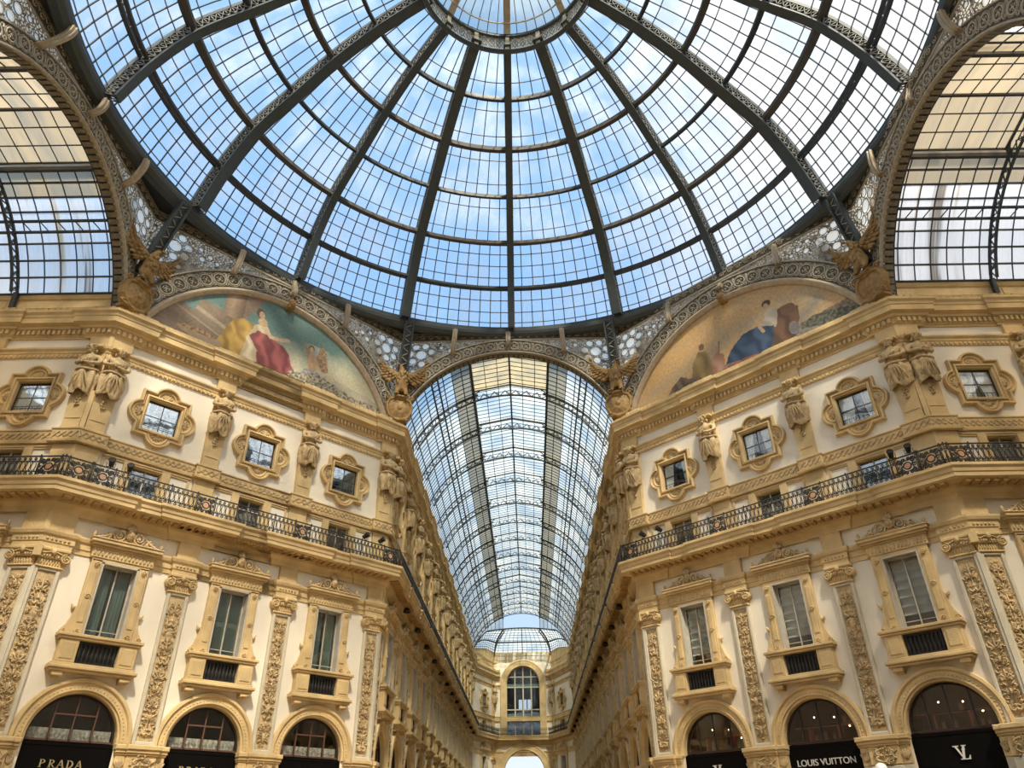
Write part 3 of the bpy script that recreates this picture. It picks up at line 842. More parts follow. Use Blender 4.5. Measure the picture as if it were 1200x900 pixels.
# ------------------------------------------------------------------ herm statue on its tapering pedestal, base z = 14.72
def figure_mb(seed, twist=1, crossed=True):
    R = random.Random(seed); s = twist
    J = [((0,-.26,.95),.30), ((0,-.27,1.25),.25), ((.02*s,-.29,1.62),(.33,.24)), ((.02*s,-.29,1.9),(.30,.2)), ((.03*s,-.30,2.08),.10), ((.05*s,-.32,2.2),.10),
         ((.36,-.28,1.88),.125), ((.46,-.34,1.55),.105), ((.2,-.56,1.42),.085), ((-.06,-.6,1.5),.06),
         ((-.36,-.28,1.88),.125), ((-.47,-.34,1.56),.105), ((-.22,-.54,1.52),.085), ((.05,-.58,1.62),.06)]
    E = [(0,1),(1,2),(2,3),(3,4),(4,5),(3,6),(6,7),(7,8),(8,9),(3,10),(10,11),(11,12),(12,13)]
    mb = MB(); me = skin(J, E, 1); mb.addmesh(me); bpy.data.meshes.remove(me)
    # fingers and thumbs
    for sx, h in ((-1, J[9][0]), (1, J[13][0])):
        for k in range(4):
            mb.tube([h, (h[0]+sx*(.1-.012*k), h[1]-.02, h[2]+.045-.03*k), (h[0]+sx*(.15-.015*k), h[1]+.03, h[2]+.05-.035*k)], [.022,.02,.014], 4)
        mb.tube([h, (h[0]+sx*.05, h[1]-.03, h[2]+.1)], [.024, .016], 4)
    # head, turned and bowed a little
    hx = .06*s; Rm = Matrix.Rotation(.35*s, 3, 'Z') @ Matrix.Rotation(.25, 3, 'X')
    hc = Vector((hx, -.36, 2.36))
    def H(c, r, nu=8, nv=6):
        q = Rm @ Vector(c); mb.ell((hc.x+q.x, hc.y+q.y, hc.z+q.z), r, nu, nv, Rm)
    H((0,0,0), (.15,.18,.21), 10, 8); H((0,-.18,-.02), (.025,.045,.06)); H((0,-.16,-.1), (.05,.03,.015)); H((0,-.15,-.16), (.05,.04,.04))
    for sx in (-1, 1):
        H((sx*.06,-.155,.03), (.028,.02,.016)); H((sx*.065,-.16,.065), (.045,.025,.014)); H((sx*.15,0,-.01), (.02,.035,.05))
    return mb, (hc, Rm)
def hair_mb(hc, Rm, seed, beard):
    mb = MB(); R = random.Random(seed)
    def H(c, r):
        q = Rm @ Vector(c); mb.ell((hc.x+q.x, hc.y+q.y, hc.z+q.z), r, 6, 5, Rm)
    H((0,.03,.08), (.175,.18,.17))
    for k in range(16):
        a = pi*(-.15+1.3*k/15); H((.17*cos(a), .02+.12*sin(a)*.6, .05+.1*R.random()), (.06,.06,.07))
        if k % 2: H((.14*cos(a), .1, -.12), (.05,.06,.1))
    if beard:
        for k in range(6): H((-.08+.032*k, -.13, -.17-.03*R.random()), (.035,.05,.07))
    return mb
def drapery_mb(seed):
    mb = MB(); R = random.Random(seed); n = 36; loops = []
    ph = R.random()*6
    for k, (z, rx, ry, am) in enumerate([(1.22,.34,.27,.01),(1.1,.43,.33,.035),(.85,.46,.35,.05),(.55,.43,.33,.06),(.25,.38,.30,.065),(.05,.40,.31,.07),(0,.36,.27,.05)]):
        l = []
        for i in range(n):
            a = 2*pi*i/n; f = am*sin(7*a+ph+z*.9)+am*.5*sin(13*a+2*z)
            zz = z+(.1*sin(3*a+ph) if z < .3 else 0)
            l.append(((rx+f)*cos(a), -.2+(ry+f)*sin(a), zz))
        loops.append(l)
    mb.strips(loops, True, True)
    mb.tube([(.42*cos(a*pi/8), -.22+.33*sin(a*pi/8), 1.16+.03*sin(a*1.3)) for a in range(17)], .06, 5)
    for k in range(5):
        x = -.3+.15*k; mb.tube(bez((0,-.52,1.1), (x*.5,-.6,.9), (x,-.58,.6), (x*1.1,-.5,.2), 6), [.035,.045,.04,.035,.03,.025,.02], 4)
    return mb
def herm_parts(seed, twist, beard=False):
    f, (hc, Rm) = figure_mb(seed, twist); T = Matrix.Translation((0, -.03, 19.2-14.72)) @ Matrix.Diagonal((1.22, 1.2, 1.03, 1))
    g = MB().merge(f, T); h = MB().merge(hair_mb(hc, Rm, seed, beard), T); d = MB().merge(drapery_mb(seed), T)
    z = lambda a: a-14.72
    pl = MB(); pl.bbox(-.52, .52, -.14, .02, 0, z(16.75), .02)
    p = MB()
    v = []
    for zz, w_, o in ((z(17.44),.40,.2),(z(18.2),.42,.22),(z(19.4),.46,.26)):
        v.append([(-w_,.02,zz),(-w_,-o,zz),(w_,-o,zz),(w_,.02,zz)])
    p.strips(v, False); p.bbox(-.44, .44, -.24, .02, z(17.44), z(17.56), .02); p.box(-.34, .34, -.245, -.2, z(17.98), z(18.01))
    p.bbox(-.45, .45, -.16, .02, z(19.3), z(21.5), .02)
    dr = MB()
    for k in range(5): leaf(dr, 0, z(19.12)-.13*k, pi/2+(.8 if k % 2 else -.8), .2, .1, -.28, .05); 
    for k in range(4): dr.ell((.05*(-1)**k, -.29, z(19.1)-.15*k), (.07-.01*k, .06, .08), 6, 5)
    tp = MB(); tp.bbox(-.5, .5, -.2, .02, z(21.92), z(22.52), .02); tp.bbox(-.4, .4, -.44, .02, z(21.78), z(21.92), .03)
    return [Part('plinth', pl, 'stone'), Part('pedestal', p, 'stone', [Part('fruit_drop', dr, 'carved')]), Part('figure', g, 'carved', [Part('hair', h, 'carved'), Part('drapery', d, 'carved')]), Part('top_block', tp, 'stone')]
HERMS = [herm_parts(1, 1), herm_parts(2, -1, True), herm_parts(3, .4)]
P_HERM = [Proto('herm_statue', 'statue', h) for h in HERMS]

# ------------------------------------------------------------------ small things
def floodlight():
    h = MB(); Rm = Matrix.Rotation(.5, 4, 'X')
    t = MB().lathe([(0,-.16),(.11,-.16),(.12,-.05),(.14,.12),(.16,.16),(.15,.2)], (0,0,0), 12)
    h.merge(t, Matrix.Translation((0,0,.24)) @ Matrix.Rotation(1.1, 4, 'X'))
    l = MB(); l.merge(MB().lathe([(0,.17),(.145,.18)], (0,0,0), 12), Matrix.Translation((0,0,.24)) @ Matrix.Rotation(1.1, 4, 'X'))
    y = MB(); y.tube([(-.17,0,.24),(-.17,0,.04),(.17,0,.04),(.17,0,.24)], .02, 5); y.tube([(0,0,-.05),(0,0,.05)], .03, 6)
    return Proto('floodlight', 'lamp', [Part('lamp_housing', h, 'iron', [Part('lens', l, 'dark')]), Part('yoke', y, 'iron')])
P_FLOOD = floodlight()
def globe_lamp():
    g = MB().ell((0,-.55,0), (.24,.24,.24), 18, 12); b = MB()
    b.tube(bez((0,0,-.35), (0,-.35,-.6), (0,-.55,-.55), (0,-.55,-.22), 10), .03, 6); b.lathe([(.0,-.3),(.1,-.29),(.12,-.2),(.08,-.17)], (0,-.55,0), 10); b.box(-.08,.08,-.04,0,-.5,-.2)
    return Proto('globe_wall_lamp', 'lamp', [Part('globe', g, 'globe'), Part('bracket', b, 'iron')])
P_GLOBE = globe_lamp()
def cup_lamp():
    b = MB().lathe([(.05,0),(.12,-.04),(.2,-.2),(.24,-.36),(.22,-.36),(.1,-.1)], (0,0,0), 12); c = MB().lathe([(.14,0),(.14,-.05),(.04,-.06)], (0,0,.02), 12)
    return Proto('soffit_lamp', 'lamp', [Part('lamp_shade', b, 'iron'), Part('ceiling_plate', c, 'iron')])
P_CUP = cup_lamp()
# ------------------------------------------------------------------ structure: floor, walls, bands
struct('floor', MB().box(-45, 45, -45, 101, -.3, 0), 'floor', 'pale patterned marble floor of the arcade', 'floor')
def wall_mesh(i):
    w = WL[i]; mb = MB(); c = 1.7; edges = [0.0]
    q = lambda u, z: w.at(u, z, 0)
    def quad(u0, u1, z0, z1):
        if u1-u0 > 1e-4: mb.add([q(u0,z0), q(u1,z0), q(u1,z1), q(u0,z1)], [(0,1,2,3)])
    u = 0.0; TOP = 24.2
    for b in sorted(BAY[i]):
        l, r = b-c, b+c
        quad(u, l, 0, TOP)
        zc, R_ = 5.08, 1.63
        if True:
            quad(l, b-R_, 0, zc); quad(b+R_, r, 0, zc)
            pts = [(b+R_*cos(pi*k/20), zc+R_*sin(pi*k/20)) for k in range(21)]
            for k in range(20):
                (a0, b0), (a1, b1) = pts[k], pts[k+1]
                ua, ub = (r if k == 0 else a0), (l if k == 19 else a1)
                mb.add([q(a0,b0), q(ua,6.9), q(ub,6.9), q(a1,b1)], [(0,1,2,3)])
            quad_r = None
            mb.add([q(b+R_,zc), q(r,zc), q(r,6.9)], [(0,1,2)]); mb.add([q(b-R_,zc), q(l,6.9), q(l,zc)], [(0,1,2)])
        quad(l, r, 6.9, 8.82)
        for hw, z0, z1, nx in ((.69, 8.82, 11.79, 14.72), (.68, 14.72, 16.48, 18.48), (.8, 18.48, 20.07, TOP)):
            quad(l, b-hw, z0, z1); quad(b+hw, r, z0, z1); quad(l, r, z1, nx)
        u = r
    quad(u, w.L, 0, TOP)
    return mb
WNAMES = ['wall_left_arcade', 'wall_left_angled', 'wall_left_long', 'wall_left_end', None, 'wall_right_end', 'wall_right_long', 'wall_right_angled', 'wall_right_arcade']
for i, nm in enumerate(WNAMES):
    if nm: struct(nm, wall_mesh(i), 'plaster')

P_CORN = plan_path(.12, .62); P_BALC = plan_path(.12, .95); P_ENT = plan_path(.2, .52); P_PLAIN = plan_path(0, 0)
def halves(p, hw):
    return [plan_path(p, hw, 0, 4)+[Vector(W_E.at(.85)[:2])], [Vector(W_E.at(W_E.L-.85)[:2])]+plan_path(p, hw, 5, 9)]
P_CORN2 = halves(.12, .62); P_PLAIN2 = halves(0, 0)
def sweep2(ps, prof):
    mb = MB()
    for p in ps: sweep(p, prof, mb)
    return mb
struct('trim_1', sweep2(P_CORN2, [(-.05,22.5),(.06,22.5),(.06,22.6),(.12,22.64),(.14,22.9),(.3,22.96),(.33,23.08),(.56,23.14),(.56,23.42),(.6,23.46),(.62,23.58),(.72,23.68),(.72,23.80),(.34,23.86),(.34,23.94),(.40,24.0),(.40,24.12),(.34,24.18),(-.4,24.2)]),
       'stone', 'heavy sandstone crowning cornice with dentils above the windows', 'cornice')
struct('trim_2', sweep(P_BALC, [(0,13.5),(.1,13.5),(.14,13.72),(.3,13.88),(.34,14.06),(.82,14.1),(.86,14.14),(.92,14.16),(.92,14.32),(.96,14.36),(.98,14.5),(1.06,14.6),(1.06,14.72),(0,14.74)]),
       'stone', 'deep sandstone balcony slab running under the iron railing', 'balcony')
struct('trim_3', sweep(P_ENT, [(-.02,12.0),(.05,12.0),(.05,12.2),(.09,12.22),(.09,12.46),(.16,12.52),(.2,12.64),(.2,12.72),(-.02,12.76)]), 'stone', 'sandstone entablature band over the pilaster capitals', 'moulding')
struct('trim_4', sweep(P_ENT, [(-.02,16.74),(.16,16.76),(.18,16.86),(.08,16.9),(.08,17.36),(.13,17.4),(.13,17.45),(-.02,17.47)]), 'stone', 'carved string course under the lobed windows', 'moulding')
struct('trim_5', sweep2(P_PLAIN2, [(-.02,21.38),(.06,21.4),(.06,21.62),(.1,21.64),(.12,21.74),(.2,21.84),(.2,21.92),(-.02,21.94)]), 'stone', 'egg and bead moulding level with the statue heads', 'moulding')
def runs(path):
    for a, b in zip(path[:-1], path[1:]):
        d = b-a; L = d.length
        if L > .5:
            T = d/L; yield a, T, Vector((T.y, -T.x)), L, atan2(T.y, T.x)
def runs2(ps):
    for p in ps: yield from runs(p)
def obox(mb, p, T, Nn, u0, u1, o0, o1, z0, z1):
    v = []
    for z in (z0, z1):
        for u, o in ((u0,o1),(u1,o1),(u1,o0),(u0,o0)):
            r = p+T*u+Nn*o; v.append((r.x, r.y, z))
    mb.add(v, [(0,3,2,1),(4,5,6,7),(0,1,5,4),(1,2,6,5),(2,3,7,6),(3,0,4,7)])
dm = MB(); mo = MB(); key = MB(); egg = MB(); bead = MB()
def near(a, T, L): return (a.y+T.y*L*.5) < 46
for a, T, Nn, L, rt in runs2(P_CORN2):
    n = int(L/.24)
    for k in range(n): obox(dm, a, T, Nn, (k+.2)*L/n, (k+.75)*L/n, .1, .27, 22.68, 22.9)
    n = int(L/.3)
    for k in range(n):
        if a.y+T.y*(k*L/n) < 60: obox(egg, a, T, Nn, (k+.15)*L/n, (k+.8)*L/n, .38, .44, 23.98, 24.13)
for a, T, Nn, L, rt in runs(P_BALC):
    n = int(L/.34)
    for k in range(n): obox(mo, a, T, Nn, (k+.2)*L/n, (k+.72)*L/n, .36, .8, 13.98, 14.11)
for a, T, Nn, L, rt in runs(P_ENT):
    n = int(L/.26)
    for k in range(n):
        if a.y+T.y*(k*L/n) > 50: continue
        u = (k+.5)*L/n; p = a+T*u+Nn*.09
        w_ = L/n*.5
        for sg in (-1, 1):
            P0 = p-T*w_; P1 = p+T*w_
            z0, z1 = (17.0, 17.28) if sg > 0 else (17.28, 17.0)
            oo = Nn*(.012*sg); key.bar((P0.x+oo.x,P0.y+oo.y,z0), (P1.x+oo.x,P1.y+oo.y,z1), .05, .06)
for a, T, Nn, L, rt in runs2(P_PLAIN2):
    n = int(L/.22)
    for k in range(n):
        if a.y+T.y*(k*L/n) < 50: obox(bead, a, T, Nn, (k+.15)*L/n, (k+.7)*L/n, .05, .12, 21.44, 21.58)
struct('trim_6', dm, 'stone', 'row of small dentil blocks under the crowning cornice', 'dentils')
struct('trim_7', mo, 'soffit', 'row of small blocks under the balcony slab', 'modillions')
struct('trim_8', key, 'carved', 'criss-cross carving on the string course', 'carving')
struct('trim_9', egg, 'stone', 'egg carving along the top of the cornice', 'carving')
struct('trim_10', bead, 'stone', 'beads along the upper moulding', 'carving')
# attic parapets over the arcade walls
def parapet(i0, i1):
    P = [Vector(p) for p in PLAN[i0:i1+1]]
    mb = sweep(P, [(.02,24.15),(.02,24.36),(-.04,24.4),(-.04,25.0),(.04,25.05),(.1,25.2),(.1,25.36),(-.5,25.4),(-.5,24.1)])
    for i in range(i0, i1):
        w = WL[i]
        for a, b in zip([0]+PIL[i], PIL[i]+[w.L]):
            if b-a > 2: obox(mb, w.P, w.T, w.Nn, a+.5, b-.5, -.06, .0, 24.5, 24.92)
    return mb
struct('trim_11', parapet(0, 1), 'stone', 'panelled parapet over the cornice of the left side arcade', 'parapet')
struct('trim_12', parapet(2, 4), 'stone', 'panelled parapet along the left of the long arcade', 'parapet')
struct('trim_13', parapet(5, 7), 'stone', 'panelled parapet along the right of the long arcade', 'parapet')
struct('trim_14', parapet(8, 9), 'stone', 'panelled parapet over the cornice of the right side arcade', 'parapet')

# ------------------------------------------------------------------ things on the walls
ORD = ['first','second','third','fourth','fifth','sixth','seventh','eighth','ninth','tenth','eleventh','twelfth','thirteenth','fourteenth']
BAYW = {0: ['left side arcade, next to the corner statue pair', 'left side arcade, second bay from the dome'],
        1: ['left angled facade, bay beside the long arcade', 'left angled facade, middle bay', 'left angled facade, outer bay by the left corner'],
        7: ['right angled facade, bay beside the long arcade', 'right angled facade, middle bay', 'right angled facade, outer bay by the right corner'],
        8: ['right side arcade, next to the corner statue pair', 'right side arcade, second bay from the dome'],
        3: ['left of the arched end window'], 5: ['right of the arched end window']}
PILW = {0: ['left side arcade'], 8: ['right side arcade'], 1: ['left angled facade, nearer the long arcade', 'left angled facade, nearer the left corner'],
        7: ['right angled facade, nearer the long arcade', 'right angled facade, nearer the right corner']}
def order(i, lst): return sorted(lst, reverse=(i in (6,))) if i != 1 else lst
def bw(i, k):
    if i in BAYW: return BAYW[i][k]
    return '%s arcade wall, %s bay from dome' % ('left' if i == 2 else 'right', ORD[k])
def pw(i, k):
    if i in PILW: return PILW[i][k]
    return '%s arcade wall, %s from dome' % ('left' if i == 2 else 'right', ORD[k])
def put_at(proto, i, u, z, label, group=None, out=0, **kw):
    w = WL[i]; return proto.spawn(w.at(u, z, out), w.rot, label, group, **kw)
for i in (0, 1, 2, 3, 5, 6, 7, 8):
    side = 'left' if i < 4 else 'right'
    for k, u in enumerate(BAY[i]):
        far = i in (2, 6)
        x = bw(i, k)
        # first-floor window
        if i == 1:
            sw = [drape_part, shutters_part, drape_part][k]()
            lab = ['tall window with green drapes', 'tall window with closed green shutters', 'tall window with long green drapes'][k]
        elif i == 7:
            sw = blind_part(9.4)+[]; lab = 'tall window with grey roman blind'
        else: sw = shutters_part() if (k % 2 and far) else []; lab = 'tall window with carved crest'
        put_at(P_BWIN, i, u, BZ, lab+', '+x, 'tall first-floor windows', extra=sw)
        # mezzanine window
        put_at(P_MEZZ, i, u, 14.72, 'low window behind railing, '+x, 'low mezzanine windows')
        # lobed window
        ex, swp, lab = [], None, 'lobed window with dark panes'
        if i == 7:
            ex = [qcurtains(.9, .45), qcurtains(.75, .72), qcurtains(1.0, .55)][k]; swp = {'glass_pane': Q_CLEAR}; lab = 'lobed window with pale drawn curtains'
        if i == 8: ex = qcurtains(1.0, .98); swp = {'glass_pane': Q_CLEAR}; lab = 'lobed window with closed white curtains'
        put_at(P_QUAT, i, u, 17.65, lab+', '+x, 'lobed upper windows', extra=ex, swap=swp)
        P = P_SHOPR[k % 3] if i == 7 else P_SHOPL
        lab = 'arched shop window with warm lit display' if i == 7 else 'arched shop window'
        put_at(P, i, u, 5.0, lab+', '+x, 'arched shop windows')
        if i == 1 and k > 0:
            put_at(P_FRONT, i, u, 0, 'black front with gold lettering, '+x, 'shop fronts', extra=[Part('lettering', M_PRADA, 'goldletter', (), (-.12, 0, 4.09))])
        elif i == 7 and k == 1:
            put_at(P_FRONT, i, u, 0, 'black front with pale shop name, '+x, 'shop fronts', extra=[Part('lettering', letters_font('LOUIS VUITTON', .352, 'whiteletter'), 'whiteletter', (), (-.03, .1, 4.13), (pi/2, 0, 0))])
        elif i == 7: put_at(P_FRONT, i, u, 0, 'black front with pale monogram, '+x, 'shop fronts', extra=[Part('monogram', M_LV, 'whiteletter', (), (.02, 0, 3.97))])
        else: put_at(P_FRONT, i, u, 0, 'plain black shop front, '+x, 'shop fronts')
    for k, u in enumerate(PIL[i]):
        x = pw(i, k)
        put_at(P_PIL[(k+i) % 3], i, u, Z0, 'carved pilaster with scroll capital, '+x, 'carved pilasters')
        put_at(P_HERM[(k+i) % 3], i, u, 14.72, 'stone herm with folded arms, '+x, 'herm statues')
        r = put_at(P_PIER, i, u, 0, 'pier under carved pilaster, '+x, 'arcade piers')
        if i in (2, 6):
            r.scale.x = .93
            put_at(P_CUP, i, u, 14.08, 'dark cup lamp under balcony, '+x, 'soffit lamps', .6)
# corners
CW = {1: 'left outer corner, by the left side arcade', 2: 'left corner at the mouth of the long arcade', 7: 'right corner at the mouth of the long arcade', 8: 'right outer corner, by the right side arcade'}
for i in (1, 2, 7, 8):
    a, b = WL[i-1], WL[i]; C_ = b.P
    def both(partsA, partsB, off=.485):
        out = []
        for w, u, ps in ((a, a.L-off, partsA), (b, off, partsB)):
            p = w.at(u)
            for q in ps:
                out.append(q.at((p[0]-C_.x, p[1]-C_.y, q.loc[2] if q.loc else 0), w.rot))
        return out
    pa = pil_parts(i); pb = pil_parts(i+1); pa[2] = cap_part(True, False); pb[2] = cap_part(False, True)
    bis = (a.rot+b.rot)/2
    ed = MB(); ed.box(-.075, .075, -.175, .1, 0, CAPZ); eu = MB(); eu.box(-.15, .15, -.36, .1, CAPZ+.38, CAPZ+.8); eu.box(-.1, .1, -.22, .1, 7.73, 8.6)
    ps = both(pa, pb)+[Part('corner_strip', ed, 'greystone', (), None, bis), Part('capital_corner', eu, 'stone', (), None, bis)]
    Proto('corner_pilaster', 'pilaster', ps).spawn((C_.x, C_.y, Z0), 0, 'folded carved pilaster wrapping the '+CW[i])
    e2 = MB(); e2.box(-.06, .06, -.15, .1, 0, 2.03); e2.box(-.1, .1, -.24, .1, 2.72, 4.7); e2.box(-.09, .09, -.22, .1, 7.2, 7.8)
    ps = both(HERMS[i % 3], HERMS[(i+1) % 3], .47)+[Part('corner_strip', e2, 'stone', (), None, bis)]
    Proto('herm_statue_pair', 'statue', ps).spawn((C_.x, C_.y, 14.72), 0, 'pair of stone herms on the '+CW[i])
    for w, sd in ((a, -1), (b, 1)):
        wid = (1.39 if w in (W_LD, W_RD) else 1.28)
        u = w.L-wid/2 if sd < 0 else wid/2
        r = P_PIER.spawn(w.at(u), w.rot, 'corner pier, '+('angled facade side, ' if w in (W_LD, W_RD) else 'arcade side, ')+CW[i])
        r.scale.x = wid/1.96
# railings
def rail_pieces():
    ba = MB()
    ba.tube([(.098*cos(2*pi*k/12), 0, .48+.21*sin(2*pi*k/12)) for k in range(12)], .019, 4, True)
    for k in (-1, 1):
        for zz in (.27, .69): ba.ell((k*.105, 0, zz), (.03, .02, .05), 5, 4)
    ba.tube([(0, 0, .06), (0, 0, .28)], .016, 4); ba.tube([(0, 0, .72), (0, 0, .9)], .014, 4)
    for k in (-1, 1): ba.tube(spiral(k*.05, .15, .06, .02, pi/2, 1, 0, 8, k), .02, 4)
    ba.tube([(.05*cos(2*pi*k/8), 0, .83+.06*sin(2*pi*k/8)) for k in range(8)], .02, 4, True)
    me = MB()
    me.tube([(.16*cos(2*pi*k/16), 0, .48+.16*sin(2*pi*k/16)) for k in range(16)], .03, 5, True)
    for sx in (-1, 1):
        for sz in (-1, 1):
            me.tube(spiral(sx*.27, .48+sz*.24, .13, .03, 0, 1.6, 0, 14, sx*sz), .035, 4); me.tube(spiral(sx*.12, .48+sz*.3, .08, .02, 1, 1.4, 0, 10, sx), .032, 4)
        me.tube([(sx*.4, 0, .03), (sx*.4, 0, .93)], .022, 4); me.tube(spiral(sx*.3, .48, .1, .02, 0, 1.5, 0, 10, sx), .022, 4)
        me.tube([(sx*.34, 0, .1), (sx*.2, 0, .5), (sx*.34, 0, .86)], .03, 4)
    d = MB().disc((0, .48), .12, -.02, .01, 14)
    po = MB(); po.tube([(0,0,0),(0,0,.98)], .028, 6); po.ell((0,0,1.0), (.04,.04,.05), 6, 5)
    return Part('baluster', ba, 'iron'), Part('medallion', me, 'iron', [Part('disc', d, 'pink')]), Part('post', po, 'iron'), ba
R_BAL, R_MED, R_POST, R_BMB = rail_pieces()
RAILW = {0: 'side arcade on the left', 1: 'left angled facade', 2: 'left wall of the long arcade', 3: 'left end bay', 4: 'far end wall', 5: 'right end bay', 6: 'right wall of the long arcade', 7: 'right angled facade', 8: 'side arcade on the right'}
OUT = .93
for i, w in enumerate(WL):
    def ext(c):
        if c == 0 or c == len(WL): return 0
        t = WL[c-1].T.x*WL[c].T.y-WL[c-1].T.y*WL[c].T.x
        return OUT*math.tan(math.asin(max(-1, min(1, t)))/2)
    u0, u1 = -ext(i), w.L+ext(i+1)
    r = empty('balcony_railing', w.at((u0+u1)/2, 14.74, OUT), w.rot)
    tag(r, 'black iron balcony railing along the '+RAILW[i], 'railing', None, 'thing')
    h = (u1-u0)/2; cu = (u0+u1)/2
    tr = MB(); tr.box(-h, h, -.035, .035, .93, .975); tr.box(-h, h, -.02, .02, .71, .745)
    br_ = MB(); br_.box(-h, h, -.03, .03, .03, .07); br_.box(-h, h, -.02, .02, .22, .25)
    put(Part('top_rail', tr, 'iron'), r); put(Part('bottom_rail', br_, 'iron'), r)
    meds = [u-cu for u in PIL[i]]+[v for v, c in ((-h+.62, i), (h-.62, i+1)) if c in WRAP]
    if i in (1, 7): meds += [-h+1.6 if i == 1 else h-1.6]
    for m in meds: put(R_MED.at((m, 0, 0)), r)
    posts = [-h, h]+[m+s*.46 for m in meds for s in (-1, 1)]+[u-cu+s*1.0 for u in BAY[i] for s in (-1, 1)]
    bs = []; n = int(2*h/.225)
    for k in range(n):
        x = -h+(k+.5)*2*h/n
        if all(abs(x-m) > .46 for m in meds): bs.append(x)
    if len(bs) <= 99:
        for x in posts: put(R_POST.at((x, 0, 0)), r)
        for x in bs: put(R_BAL.at((x, 0, 0)), r)
    else:
        big = MB(); lst = sorted(bs, key=lambda x: x if i == 2 else -x)
        for x in lst[:99]: put(R_BAL.at((x, 0, 0)), r)
        for x in lst[99:]: big.merge(R_BMB, Matrix.Translation((x, 0, 0)))
        put(Part('far_balusters', big, 'iron', kind='stuff'), r)
        for x in posts: put(R_POST.at((x, 0, 0)), r)
# floodlights on the railings (t measured from the long arcade)
for i, lst in ((1, [(15.5, 'left angled facade, outer one by the left corner'), (14.7, 'left angled facade, second one from the left corner'), (2.0, 'left angled facade, second one from the long arcade'), (.95, 'left angled facade, closest to the long arcade')]),
               (7, [(1.2, 'right angled facade, closest to the long arcade'), (2.3, 'right angled facade, second one from the long arcade'), (14.85, 'right angled facade, second one from the right corner'), (15.6, 'right angled facade, outer one by the right corner')])):
    for t, x in lst:
        u = W_LD.L-t if i == 1 else t
        w = WL[i]; P_FLOOD.spawn(w.at(u, 15.72, OUT), w.rot+(.5 if t < 5 else -.3)*(1 if i == 1 else -1), 'small black floodlight clamped on railing, '+x)
for t, x in ((10.98, 'pier left of the monogram shop'), (16.1, 'pier at the right outer corner')):
    P_GLOBE.spawn(W_RD.at(t, 3.76, .26), W_RD.rot, 'white glass globe lamp on the '+x)

# ------------------------------------------------------------------ the sides of the crossing behind the viewer
for nm, pl in (('right', [(29.5,-AX),(RR,-AX),(AX,-RR),(AX,-45)]), ('left', [(-AX,-45),(-AX,-RR),(-RR,-AX),(-29.5,-AX)])):
    P = [Vector(p) for p in pl]
    struct('wall_back_'+nm, sweep(P, [(0,0),(0,24.2)]), 'plaster')
    struct('trim_2%d' % (0 if nm == 'right' else 1), sweep(P, [(0,22.5),(.1,22.6),(.3,23.0),(.56,23.14),(.56,23.42),(.72,23.7),(.72,23.8),(0,24.2)]), 'stone', 'crowning cornice behind the viewer, %s side' % nm, 'cornice')
    struct('trim_2%d' % (2 if nm == 'right' else 3), sweep(P, [(0,13.5),(.3,13.9),(.92,14.16),(1.06,14.6),(1.06,14.72),(0,14.74)]), 'stone', 'balcony slab behind the viewer, %s side' % nm, 'balcony')
    struct('trim_2%d' % (4 if nm == 'right' else 5), sweep(P, [(0,0),(.12,0),(.12,5),(.02,5.1)]), 'stone', 'stone base course behind the viewer, %s side' % nm, 'base')
    w_ = Wall(P[1], P[2]); mb = MB()
    v = [w_.at(w_.L/2+9.4*cos(pi*(.115+.77*k/30)), 20.9+9.4*sin(pi*(.115+.77*k/30)), 0) for k in range(31)]
    mb.add(v, [tuple(range(31))]); struct('wall_back_lunette_'+nm, mb, 'stone')

struct('wall_back_south', MB().add([(-AX,-45,0),(AX,-45,0),(AX,-45,31),(-AX,-45,31)], [(0,1,2,3)]), 'plaster')  # unseen cap added behind the viewer to keep open sky out of window reflections
struct('sky_blocker_left', MB().add([(-29.6,-AX,0),(-29.6,AX,0),(-29.6,AX,25.3),(-29.6,-AX,25.3)], [(0,1,2,3)]), 'plaster')  # added cap out of view; the arcade runs on, this blocks reflected sky
struct('sky_blocker_right', MB().add([(29.6,-AX,0),(29.6,AX,0),(29.6,AX,25.3),(29.6,-AX,25.3)], [(0,1,2,3)]), 'plaster')  # matching added cap on the right, blocks sky reflected in the windows
# ------------------------------------------------------------------ the glass dome
DX = .35
PROF = [(19.0,31.35),(17.88,34.05),(16.1,36.72),(13.6,38.65),(11.1,40.45),(8.26,41.9),(4.9,42.95)]
def cat(P, n=4):
    out = []
    for i in range(len(P)-1):
        p0 = P[max(i-1,0)]; p1 = P[i]; p2 = P[i+1]; p3 = P[min(i+2,len(P)-1)]
        for k in range(n):
            t = k/n
            out.append(tuple(.5*((2*b)+(-a+c)*t+(2*a-5*b+4*c-d)*t*t+(-a+3*b-3*c+d)*t**3) for a, b, c, d in zip(p0,p1,p2,p3)))
    out.append(P[-1]); return out
NS = 4
PF = cat(PROF, NS)
def pn(i):
    a = PF[max(i-1,0)]; b = PF[min(i+1,len(PF)-1)]
    t = Vector((b[0]-a[0], b[1]-a[1])).normalized(); return Vector((-t.y, t.x)) if False else Vector((-t[1], t[0]))
def dpt(i, az, off=0.):
    # point of the dome profile at azimuth az (from +y towards +x), moved inwards by off
    r, z = PF[i]; n = pn(i)                       # inward normal (towards the axis and down)
    n = n if n.x < 0 else -n
    r += n.x*off; z += n.y*off
    return (r*sin(az), r*cos(az), z)
